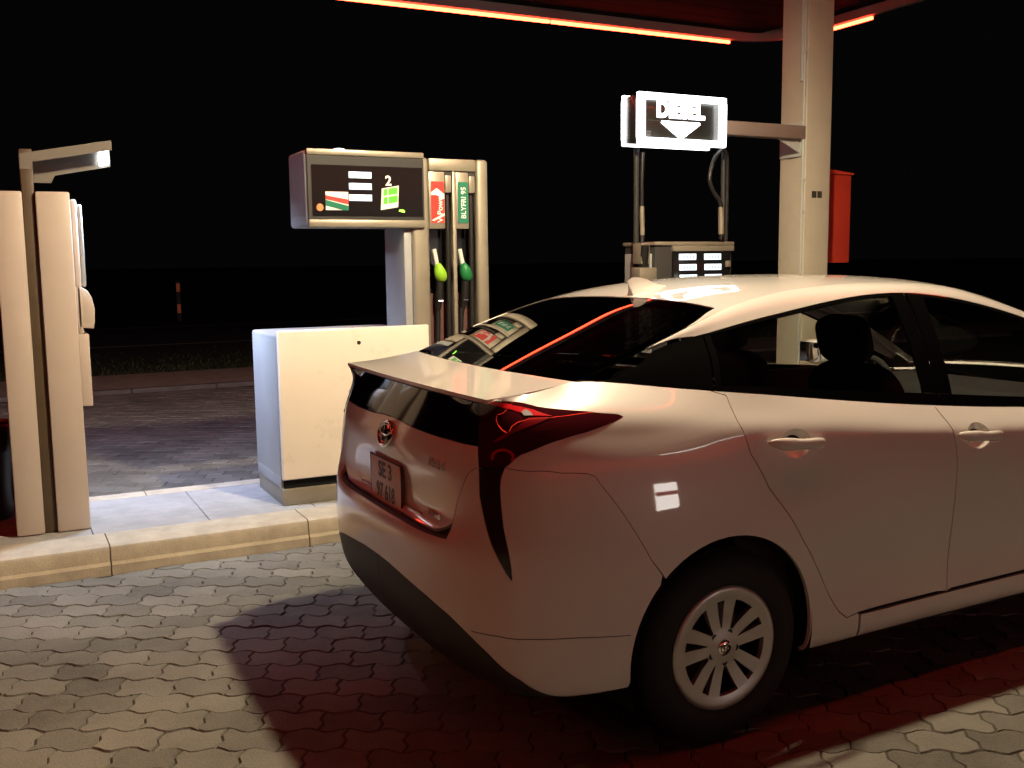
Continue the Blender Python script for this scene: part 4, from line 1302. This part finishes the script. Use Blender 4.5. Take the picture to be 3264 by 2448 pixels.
# ---------------- lamps
lampP = [lampL_top] + lamp_top[1:] + lamp_low + [(blade_R[-1][0], lamp_bl[1])] + [lamp_bl]
lp = patch(L_, lampP, FL, gap=.001, skirt=.01, lift=.0015)
lampo = [pmesh('tail_lamp', [lp], M['lampdark'], car), pmesh('tail_lamp', [mirror(lp)], M['lampdark'], car)]
blP = [lamp_bl] + blade_L[1:] + blade_R + [(blade_R[-1][0], lamp_bl[1])]
lowrefm = mat('blade_lens', (0.020, 0.010, 0.009), 0.16, coat=0.6)
bp_ = patch(L_, blP, FL, gap=.0015, skirt=.01, lift=.001)
for q, po in ((bp_, lampo[0]), (mirror(bp_), lampo[1])):
    pmesh('lower_lens', [q], lowrefm, po)


def lpiece(px_pts, zf, m, name, lift=.0032):
    p = patch(L_, P_(px_pts, zf), FL, gap=0, skirt=.002, lift=lift, grid=.015, step=.012)
    pmesh(name, [p], m, lampo[0]); pmesh(name, [mirror(p)], m, lampo[1])


lpiece([(262, 205), (345, 185), (600, 250), (860, 305), (1085, 378), (860, 372), (700, 338), (500, 282)], zt, M['lampred'], 'light_bar')
lpiece([(800, 395), (1080, 398), (900, 470), (620, 580), (420, 690), (345, 700), (430, 640), (640, 520), (760, 430)], zt, mat('lamp_red_dim', (0.16, 0.006, 0.010), 0.2, coat=1.0), 'light_bar')
ringp = [(480 + 145 * math.cos(a), 885 + 105 * math.sin(a)) for a in np.linspace(R(-200), R(30), 18)] + [(480 + 112 * math.cos(a), 885 + 78 * math.sin(a)) for a in np.linspace(R(30), R(-200), 18)]
lpiece(ringp, zt, mat('lamp_red_ring', (0.45, 0.010, 0.025), 0.2, coat=1.0), 'lamp_ring')
lpiece([(700, 330), (760, 300), (820, 330), (850, 372), (740, 378)], zt, M['lampclear'], 'bulb_window', .0045)
lpiece([(190, 992), (520, 1000), (500, 1016), (190, 1010)], zt, M['chrome'], 'divider', .004)

# ---------------- bumper and valance
val_px = P_([(750, 1659)], z5) + [L_.inv(pxf, [((1040 + a * .4792) / SPX, (1900 + b * .4792) / SPX)])[0] for a, b in ((820, 130), (940, 250), (1080, 385), (1200, 500), (1290, 560))]
val_c = P_([(500, 1440), (400, 1345)], z5)
val_line = [(0.0, val_c[0][1] + .04)] + [(val_c[0][0], val_c[0][1])] + val_px
vend = L_.inv(xzf, [(-.545, .262)])[0]
bump = [(0.0, 4.12), (hb[0] * .6, 4.12), (hb[0] * 1.0, 4.2)] + hatch[::-1] + blade_L + blade_R + [lamp_low[-1]] + seam + arch(0, aseam, math.pi - math.asin((.285 - ARZ) / ARR), 14)[1:] + botrun(-.38, -.52, 6) + val_line[::-1]
bpch = patch(L_, bump, FL, gap=.001)
bumper = pmesh('rear_bumper', [bpch, mirror(bpch)], M['paint'], car)
val = val_line + botrun(-.54, -.70, 6) + srun(sarc[4], 0, 0.0, 12)
vp = patch(L_, val, FL, lift=-.002)
pmesh('valance', [vp, mirror(vp)], M['plastic'], car)
rcp = patch(L_, rc[::-1], FL, gap=0, skirt=0, lift=-.012)
pmesh('ledge_recess', [rcp, mirror(rcp)], M['plastic'], bumper)
# crease line on the bumper
cl = [L_.inv(pxf, [((1040 + a * .4792) / SPX, (1900 + b * .4792) / SPX)])[0] for a, b in ((965, 232), (1060, 255), (1150, 268), (1350, 287), (1700, 277), (2025, 262))]
cl = [(float(np.interp(q, np.arange(len(cl)), [c[0] for c in cl])), float(np.interp(q, np.arange(len(cl)), [c[1] for c in cl]))) for q in np.linspace(0, len(cl) - 1, 40)]
cl3 = evL(np.array([c[0] for c in cl]), np.array([c[1] for c in cl])) + .0004 * L_.nrm(np.array([c[0] for c in cl]), np.array([c[1] for c in cl]), FL)
cl3m = cl3 * np.array([1, -1, 1])
for q in (cl3, cl3m):
    tube('crease_joint', catmull([Vector(p) for p in q], 8), .0011, M['underbody'], bumper, 6)

# ---------------- front end
fend = [topuv(2.385)] + XZ([(2.365, .86), (2.335, .75), (2.305, .55), (2.275, .40), (2.28, .29)]) + botrun(2.29, 2.33, 2) + arch(2.72, math.pi - math.asin((.25 - ARZ) / ARR), math.radians(35), 26) + XZ([(3.08, .60), (3.10, .70)]) + [(float(np.interp(3.03, bl[bs > sarc[6]][:, 0], bs[bs > sarc[6]])), 10.0)] + toprun(3.0, 2.40, 10)
fe = patch(L_, fend, FL)
fenders = [pmesh('front_fender', [fe], M['paint'], car), pmesh('front_fender', [mirror(fe)], M['paint'], car)]
sF = float(np.interp(3.03, bl[bs > sarc[6]][:, 0], bs[bs > sarc[6]]))
fb = [(sF, 10.0)] + XZ([(3.10, .70), (3.08, .60)]) + arch(2.72, math.radians(34), math.asin((.25 - ARZ) / ARR), 12) + botrun(3.09, 3.2, 3) + srun(sarc[16], SMAX, 0.0, 14) + [(SMAX, 10.0)] + srun(SMAX, sF, 10.0, 16)[1:-1]
fbp = patch(L_, fb, FL)
fbump = pmesh('front_bumper', [fbp, mirror(fbp)], M['paint'], car)
hl = [(sarc[15] - .02, 8.6), (sarc[15] + .15, 7.2), (sarc[16] + .1, 6.4), (sarc[17], 6.2), (sarc[17], 7.5), (sarc[16], 8.6)]
hlp = patch(L_, hl, FL, lift=.003)
pmesh('headlamp', [hlp], M['lampclear'], car); pmesh('headlamp', [mirror(hlp)], M['lampclear'], car)
gr = [(sarc[17] - .05, 1.4), (SMAX, 1.4), (SMAX, 3.6), (sarc[17] - .05, 3.2)]
grp = patch(L_, gr, FL, lift=.003)
pmesh('grille', [grp, mirror(grp)], M['plastic'], fbump)
wsp_ = [(10.02, v) for v in np.linspace(0, .925, 10)] + [(u, .925) for u in np.linspace(10.5, 13.9, 10)] + [(13.95, v) for v in np.linspace(.9, 0, 10)]
wp = patch(T_, wsp_, FT, gap=.001, skirt=.005, lift=-.002)
pmesh('windscreen', [wp, mirror(wp)], M['glass'], car)
bon = [(14.0, v) for v in np.linspace(0, 1, 12)] + [(u, 1.0) for u in np.linspace(14.3, 19, 20)] + [(19.0, v) for v in np.linspace(.9, 0, 10)]
bo = patch(T_, bon, FT)
pmesh('bonnet', [bo, mirror(bo)], M['paint'], car)

# ---------------- dark inner structure behind the panel joints
inn = [(0.0, .3)] + srun(.05, sarc[6] - .02, .3, 10) + arch(0, math.pi - math.asin((.30 - ARZ) / .41), math.asin((.30 - ARZ) / .41), 24, .41) + botrun(.45, 2.27, 8)[0:0] + XZ([(.46, .30), (1.2, .30), (2.24, .30)]) + arch(2.72, math.pi - math.asin((.32 - ARZ) / .41), math.asin((.32 - ARZ) / .41), 20, .41) + srun(sarc[16], SMAX, .4, 8) + [(SMAX, 9.7)] + srun(SMAX - .05, sarc[14], 9.7, 10) + srun(sarc[14] - .1, .05, 9.7, 40) + [(0.0, 9.7)]
ip = patch(L_, inn, FL, gap=0, skirt=0, lift=-.018, grid=.05, step=.03)
pmesh('inner_structure', [ip, mirror(ip)], M['underbody'], car)
bm = bmesh.new()
bbox(bm, -.62, 3.3, -.66, .66, .17, .30, .05)
bbox(bm, .42, 2.25, -.80, .80, .20, .27, .02)
bmobj('floor_pan', bm, M['underbody'], car, 35)
for cx in (0.0, 2.72):
    for sg_ in (-1, 1):
        prof = [(.375 * math.cos(a), .375 * math.sin(a)) for a in np.linspace(R(-25), R(205), 24)]
        bm = bmesh.new()
        o_, i_ = [], []
        for (a, b) in prof:
            o_.append(bm.verts.new((cx + a, sg_ * .868, ARZ + b))); i_.append(bm.verts.new((cx + a * 1.0, sg_ * .60, ARZ + b)))
        for k in range(len(prof) - 1): bm.faces.new((o_[k], o_[k + 1], i_[k + 1], i_[k]))
        bm.faces.new(i_)
        bmobj('wheel_arch_liner', bm, M['underbody'], car)

# ---------------- wheels
def wheel(cx, sg_):
    yo = sg_ * -.872                       # outer face: right side is negative y
    s_ = 1 if sg_ > 0 else -1              # sg_=1: right side, outward = -y
    w = bpy.data.objects.new('wheel', None); w.empty_display_size = .1
    COL.objects.link(w); w.parent = car; w.location = Vector((cx, yo, .317)) - car.location
    c = (cx, yo, .317)
    inwd = s_                              # +y is inward for the right side
    ty = [(.198, .012), (.212, .002), (.232, -.006), (.262, -.006), (.288, .004), (.306, .018), (.313, .034), (.317, .060), (.317, .135), (.313, .160), (.300, .180), (.262, .198), (.205, .190), (.198, .16)]
    tyre = lathe('tyre', [(r_, a * inwd) for r_, a in ty], M['rubber'], w, c, 'y', 72, 1, True)
    bm = bmesh.new()
    for k in range(60):
        a = 2 * math.pi * k / 60
        for (y0, y1) in ((.040, .078), (.088, .122), (.130, .158)):
            off = .02 if y0 > .08 else 0
            ca_, sa_ = math.cos(a + off), math.sin(a + off); cb_, sb_ = math.cos(a + off + .075), math.sin(a + off + .075)
            r0, r1 = .3155, .3195
            vs = [bm.verts.new((cx + r_ * q[0], yo + inwd * y_, .317 + r_ * q[1])) for y_ in (y0, y1) for r_ in (r0, r1) for q in ((ca_, sa_), (cb_, sb_))]
            for f in ((2, 3, 7, 6), (0, 1, 3, 2), (4, 6, 7, 5), (0, 2, 6, 4), (1, 5, 7, 3)): bm.faces.new([vs[i] for i in f])
    bmesh.ops.recalc_face_normals(bm, faces=bm.faces)
    bmobj('tread', bm, M['rubber'], tyre)
    lathe('barrel', [(.197, .0), (.190, .02), (.185, .15), (.10, .155), (.0001, .155)], M['steel'], w, c, 'y', 48, inwd, caps=False)
    lathe('brake_disc', [(.125, .075), (.125, .085), (.06, .085)], mat('brake_steel', (.06, .055, .05), .5, metal=.6), w, c, 'y', 40, inwd)
    # wheel cover with five pairs of spokes
    bm = bmesh.new()
    def dish(r):
        return np.interp(r, [0, .03, .055, .09, .15, .18, .198, .205], [.006, .004, .010, .010, .004, -.003, -.004, .003])
    def vert(r, a, y=0): return bm.verts.new((cx + r * math.cos(a), yo + inwd * (dish(r) + y), .317 + r * math.sin(a)))
    faces_ = []
    def quad(r0, r1, a00, a01, a10, a11, y0=0, y1=0):
        f = bm.faces.new((vert(r0, a00, y0), vert(r0, a01, y0), vert(r1, a11, y1), vert(r1, a10, y1)))
        faces_.append(f)
    rs_o = [.160, .170, .182, .194, .2005, .205]
    n = 60
    for i in range(n):
        a, b = 2 * math.pi * i / n, 2 * math.pi * (i + 1) / n
        for k in range(len(rs_o) - 1): quad(rs_o[k], rs_o[k + 1], a, b, a, b)
        for r0, r1 in ((.0, .02), (.02, .035), (.035, .05), (.05, .066)):
            quad(max(r0, .0004), r1, a, b, a, b)
    SP = 2 * math.pi / 5
    rad = np.linspace(.066, .160, 6)
    th0 = R(97)
    for k in range(5):
        for sd in (-1, 1):
            for i in range(5):
                r0, r1 = rad[i], rad[i + 1]
                def lim(r):
                    t = (r - .066) / (.160 - .066)
                    cen = sd * (0.285 - 0.02 * t) * (1 - .10 * t)
                    hw = (.0172 + .006 * t) / r
                    return th0 + k * SP + cen - hw, th0 + k * SP + cen + hw
                a0, b0 = lim(r0); a1, b1 = lim(r1)
                m0, m1 = (a0 + b0) / 2, (a1 + b1) / 2
                quad(r0, r1, a0, m0, a1, m1); quad(r0, r1, m0, b0, m1, b1)
    bmesh.ops.remove_doubles(bm, verts=bm.verts, dist=2e-4)
    ge = bmesh.ops.extrude_face_region(bm, geom=list(bm.faces))
    for v in ge['geom']:
        if isinstance(v, bmesh.types.BMVert): v.co.y += inwd * .020
    bmesh.ops.recalc_face_normals(bm, faces=bm.faces)
    rim = bmobj('rim', bm, M['alloy'], w, 38)
    for k in range(5):
        a = th0 + k * SP + SP / 2
        lathe('nut_hole', [(.0001, -.0005), (.0105, -.0005), (.0105, .004)], M['steel'], rim, (cx + .053 * math.cos(a), yo + inwd * dish(.053), .317 + .053 * math.sin(a)), 'y', 16, inwd)
    cap = lathe('centre_cap', [(.0001, -.003), (.020, -.002), (.026, .002), (.027, .01)], M['chrome'], w, c, 'y', 32, inwd)
    for (rx, rz) in ((.019, .013), (.006, .012), (.012, .0055)):
        tube('emblem_ring', [(cx + rx * math.cos(a), yo - inwd * .003, .317 + (.005 if rx == .012 else 0) + rz * math.sin(a)) for a in np.linspace(0, 2 * math.pi, 24)[:-1]], .0013, M['steel'], cap, 5, True)
    return w


for cx in (0.0, 2.72):
    for sg_ in (1, -1): wheel(cx, sg_)

# ---------------- handles, badges, plate, fin, mirrors
def handle(cxh, czh, parent, sgy, ln=.245):
    th = math.atan2(-.020, .24)
    yb = evL(*[np.array([q]) for q in XZ([(cxh, czh)])[0]])[0][1]
    def pp(t, dz, out): return Vector((cxh + t * math.cos(th), sgy * -(abs(yb) + out), czh + t * math.sin(th) + dz))
    ts = np.linspace(-ln / 2, ln / 2, 33)
    bm = bmesh.new()
    rings = []
    for t in ts:
        q = abs(2 * t / ln)
        c = pp(t, .003, .006 + .030 * max(0, 1 - q ** 3.5))
        hz_ = .0195 * max(.02, (1 - q ** 4)) ** .5 * (1.0 - .10 * math.cos(math.pi * min(1, q * 1.8)))
        hy_ = .0105 * max(.05, (1 - q ** 5)) ** .5
        rings.append([bm.verts.new(c + Vector((0, sgy * -hy_ * math.cos(a), hz_ * math.sin(a)))) for a in np.linspace(0, 2 * math.pi, 17)[:-1]])
    for i in range(32):
        for k in range(16): bm.faces.new((rings[i][k], rings[i][(k + 1) % 16], rings[i + 1][(k + 1) % 16], rings[i + 1][k]))
    bm.faces.new(rings[0]); bm.faces.new(rings[-1][::-1])
    bmesh.ops.recalc_face_normals(bm, faces=bm.faces)
    bmobj('handle', bm, M['paint'], parent, 60)
    # recessed cup behind the grip, dished into the door skin
    bm = bmesh.new()
    rings = []
    for k in range(8):
        f = 1 - k / 7 * .999
        ring_ = []
        for (x_, z_), q in zip(cup_outline((cxh, czh), f), XZ(cup_outline((cxh, czh), f))):
            y_ = evL(np.array([q[0]]), np.array([q[1]]))[0][1]
            ring_.append(bm.verts.new((x_, sgy * -(abs(y_) - .026 * (1 - f * f)), z_)))
        rings.append(ring_)
    n_ = len(rings[0])
    for k in range(7):
        for i in range(n_): bm.faces.new((rings[k][i], rings[k][(i + 1) % n_], rings[k + 1][(i + 1) % n_], rings[k + 1][i]))
    bmesh.ops.recalc_face_normals(bm, faces=bm.faces)
    bmobj('handle_cup', bm, M['paint'], parent, 60)


for k, sgy in enumerate((1, -1)):
    handle(.285, .957, rdoors[k], sgy)
    handle(1.172, .902, fdoors[k], sgy)

SQ = lambda y, z: L_.inv(yzf, [(-abs(y), z)])[0]
def rearpt(y, z, out=0.0):
    q = SQ(y, z)
    p = evL(np.array([q[0]]), np.array([q[1]]))[0]; n_ = L_.nrm(np.array([q[0]]), np.array([q[1]]), FL)[0]
    p = p + n_ * out
    return Vector((p[0], math.copysign(p[1], y) if y else p[1], p[2])), Vector((n_[0], math.copysign(n_[1], -y) * (1 if y < 0 else 1) if y else 0, n_[2]))


# emblem: three ellipses
ezc = .958
ep, en = rearpt(0.0, ezc, .006)
eup = Vector((0, 0, 1)) - en * en.z; eup.normalize()
ert = Vector((0, -1, 0))
def ell(cx_, cz_, rx, rz, r_, nm):
    return tube(nm, [ep + ert * (cx_ + rx * math.cos(a)) + eup * (cz_ + rz * math.sin(a)) for a in np.linspace(0, 2 * math.pi, 49)[:-1]], r_, M['chrome'], tailgate, 8, True)
ell(0, 0, .064, .044, .0062, 'emblem_ring'); ell(0, 0, .020, .040, .0052, 'emblem_ring'); ell(0, .015, .043, .019, .0052, 'emblem_ring')
lathe('emblem_base', [(.0001, -.001), (.04, -.001)], M['black'], tailgate, ep + en * -.004, 'x', 30)


def badge(body_, y, z, size):
    p, n_ = rearpt(y, z, .003)
    n_ = Vector((n_.x, -abs(n_.y), n_.z))
    upv = (Vector((0, 0, 1)) - n_ * n_.z).normalized()
    xd = upv.cross(n_)
    text('badge_lettering', body_, size, M['chrome'], tailgate, p, xd, upv, .0025, bold=.0002)


badge('PRIUS', -.435, .925, .042)
badge('HYBRID', -.405, .756, .028)
pp_, pn = rearpt(0.0, .835, .004)
plx = pp_.x
pl = prism('number_plate', [(-.15, .700), (.15, .700), (.15, .864), (-.15, .864)], 'x', plx - .012, plx - .004, M['plate'], tailgate, .002)
text('plate_lettering', 'SE 3', .078, M['plate_ink'], pl, (plx - .0128, 0.0, .823), (0, -1, 0), (0, 0, 1), .0004, bold=.002)
text('plate_lettering', '97 618', .078, M['plate_ink'], pl, (plx - .0128, 0.0, .745), (0, -1, 0), (0, 0, 1), .0004, bold=.002, sx=.85)
tube('plate_frame', [(plx - .010, -.153, .697), (plx - .010, .153, .697), (plx - .010, .153, .867), (plx - .010, -.153, .867)], .004, M['plastic'], pl, 6, True)
tube('tailgate_chrome_edge', catmull([rearpt(y, .735, .002)[0] for y in (-.30, -.2, -.1, -.02)] + [rearpt(y, .735, .002)[0] for y in (.1, .2, .3)], 5), .004, M['alum'], tailgate, 6)

# roof fin
bm = bmesh.new()
base_z = lambda x: float(np.interp(x, TK[:, 0], TK[:, 1]))
fx0, fx1, n_ = .212, .405, 26
prof_x = [.212, .222, .240, .265, .300, .345, .405]
prof_h = [.058, .068, .068, .062, .048, .022, .0]
rows = []
for i in range(n_ + 1):
    x = fx0 + (fx1 - fx0) * i / n_
    h_ = float(np.interp(x, prof_x, prof_h)); zb_ = base_z(x) - .004
    hw = .026 * (1 - ((x - .29) / .125) ** 2) ** .5 if abs(x - .29) < .12 else .008
    rows.append([bm.verts.new((x + (.012 if i == 0 else 0) * abs(t) - .006 * (1 - abs(t)) * (i == 0), hw * math.copysign(abs(t) ** (2.2), t) + .0035 * t, zb_ + (h_ + .004) * (1 - abs(t) ** 1.15))) for t in np.linspace(-1, 1, 19)])
for i in range(n_):
    for k in range(18): bm.faces.new((rows[i][k], rows[i][k + 1], rows[i + 1][k + 1], rows[i + 1][k]))
bm.faces.new(rows[0])
bmesh.ops.recalc_face_normals(bm, faces=bm.faces)
bmobj('antenna_fin', bm, M['paint'], car, 50)

# door mirrors
for sgy in (-1, 1):
    bm = superbox((2.22, sgy * .99, 1.02), (.085, .105, .072), .6)
    mo = bmobj('door_mirror', bm, M['paint'], car, 60)
    box('mirror_glass', 2.130, 2.137, sgy * .99 - .082, sgy * .99 + .082, .965, 1.078, M['chrome'], mo, 0.003)
    box('mirror_arm', 2.22, 2.27, sgy * .90 - .05, sgy * .90 + .05, .955, .985, M['plastic'], mo, .008)

# ---------------- cabin
def seat(cx, cy, head=True, wid=.25):
    bm = superbox((cx, cy, .50), (.26, wid, .09), .45)
    s_ = bmobj('seat', bm, M['interior'], car, 60)
    bm = superbox((0, 0, 0), (.075, wid * .95, .33), .5)
    rot = Matrix.Rotation(R(-17), 4, 'Y')
    for v in bm.verts: v.co = rot @ v.co + Vector((cx - .30, cy, .82))
    bmobj('backrest', bm, M['interior'], s_, 60)
    if head:
        bm = superbox((0, 0, 0), (.050, .125, .098), .55)
        for v in bm.verts: v.co = rot @ v.co + Vector((cx - .425, cy, 1.235))
        bmobj('headrest', bm, M['interior'], s_, 60)
        for q in (-.05, .05):
            tube('headrest_stem', [(cx - .385, cy + q, 1.08), (cx - .41, cy + q, 1.18)], .006, M['chrome'], s_, 8)


seat(1.42, -.37); seat(1.42, .37)
bm = superbox((.42, 0, .50), (.25, .62, .09), .35)
rs = bmobj('rear_bench', bm, M['interior'], car, 60)
bm = superbox((0, 0, 0), (.07, .62, .30), .35)
rot = Matrix.Rotation(R(-22), 4, 'Y')
for v in bm.verts: v.co = rot @ v.co + Vector((.12, 0, .80))
bmobj('backrest', bm, M['interior'], rs, 60)
for q in (-.36, .36):
    bm = superbox((0, 0, 0), (.045, .12, .05), .55)
    for v in bm.verts: v.co = rot @ v.co + Vector((.005, q, 1.115))
    bmobj('headrest', bm, M['interior'], rs, 60)
box('parcel_shelf', -.55, .02, -.60, .60, 1.035, 1.05, M['interior'], car, .004)
box('dashboard', 2.05, 2.60, -.70, .70, .60, .93, M['interior'], car, .09, 4)
tube('steering_wheel', [Vector((1.90, .37, .88)) + Vector((.035 * math.sin(a) * 1, .18 * math.cos(a), .17 * math.sin(a))) for a in np.linspace(0, 2 * math.pi, 32)[:-1]], .016, M['interior'], car, 8, True)
box('centre_console', 1.15, 2.1, -.11, .11, .35, .60, M['interior'], car, .03)
box('cabin_floor', -.6, 2.6, -.72, .72, .31, .34, M['interior'], car, 0)
for sgy in (-1, 1):
    for dd, (xa, xb) in ((rdoors, (.1, .98)), (fdoors, (1.05, 2.35))):
        box('door_card', xa, xb, sgy * .765 - .02, sgy * .765 + .02, .35, .97, M['interior'], dd[0 if sgy < 0 else 1], .01)
# roof lining
rl = patch(T_, [(5.9, 0), (5.9, .96), (10.1, .96), (10.1, 0)], FT, gap=0, skirt=0, lift=-.03)
pmesh('headliner', [rl, mirror(rl)], mat('headliner_grey', (.10, .095, .085), .9), car)
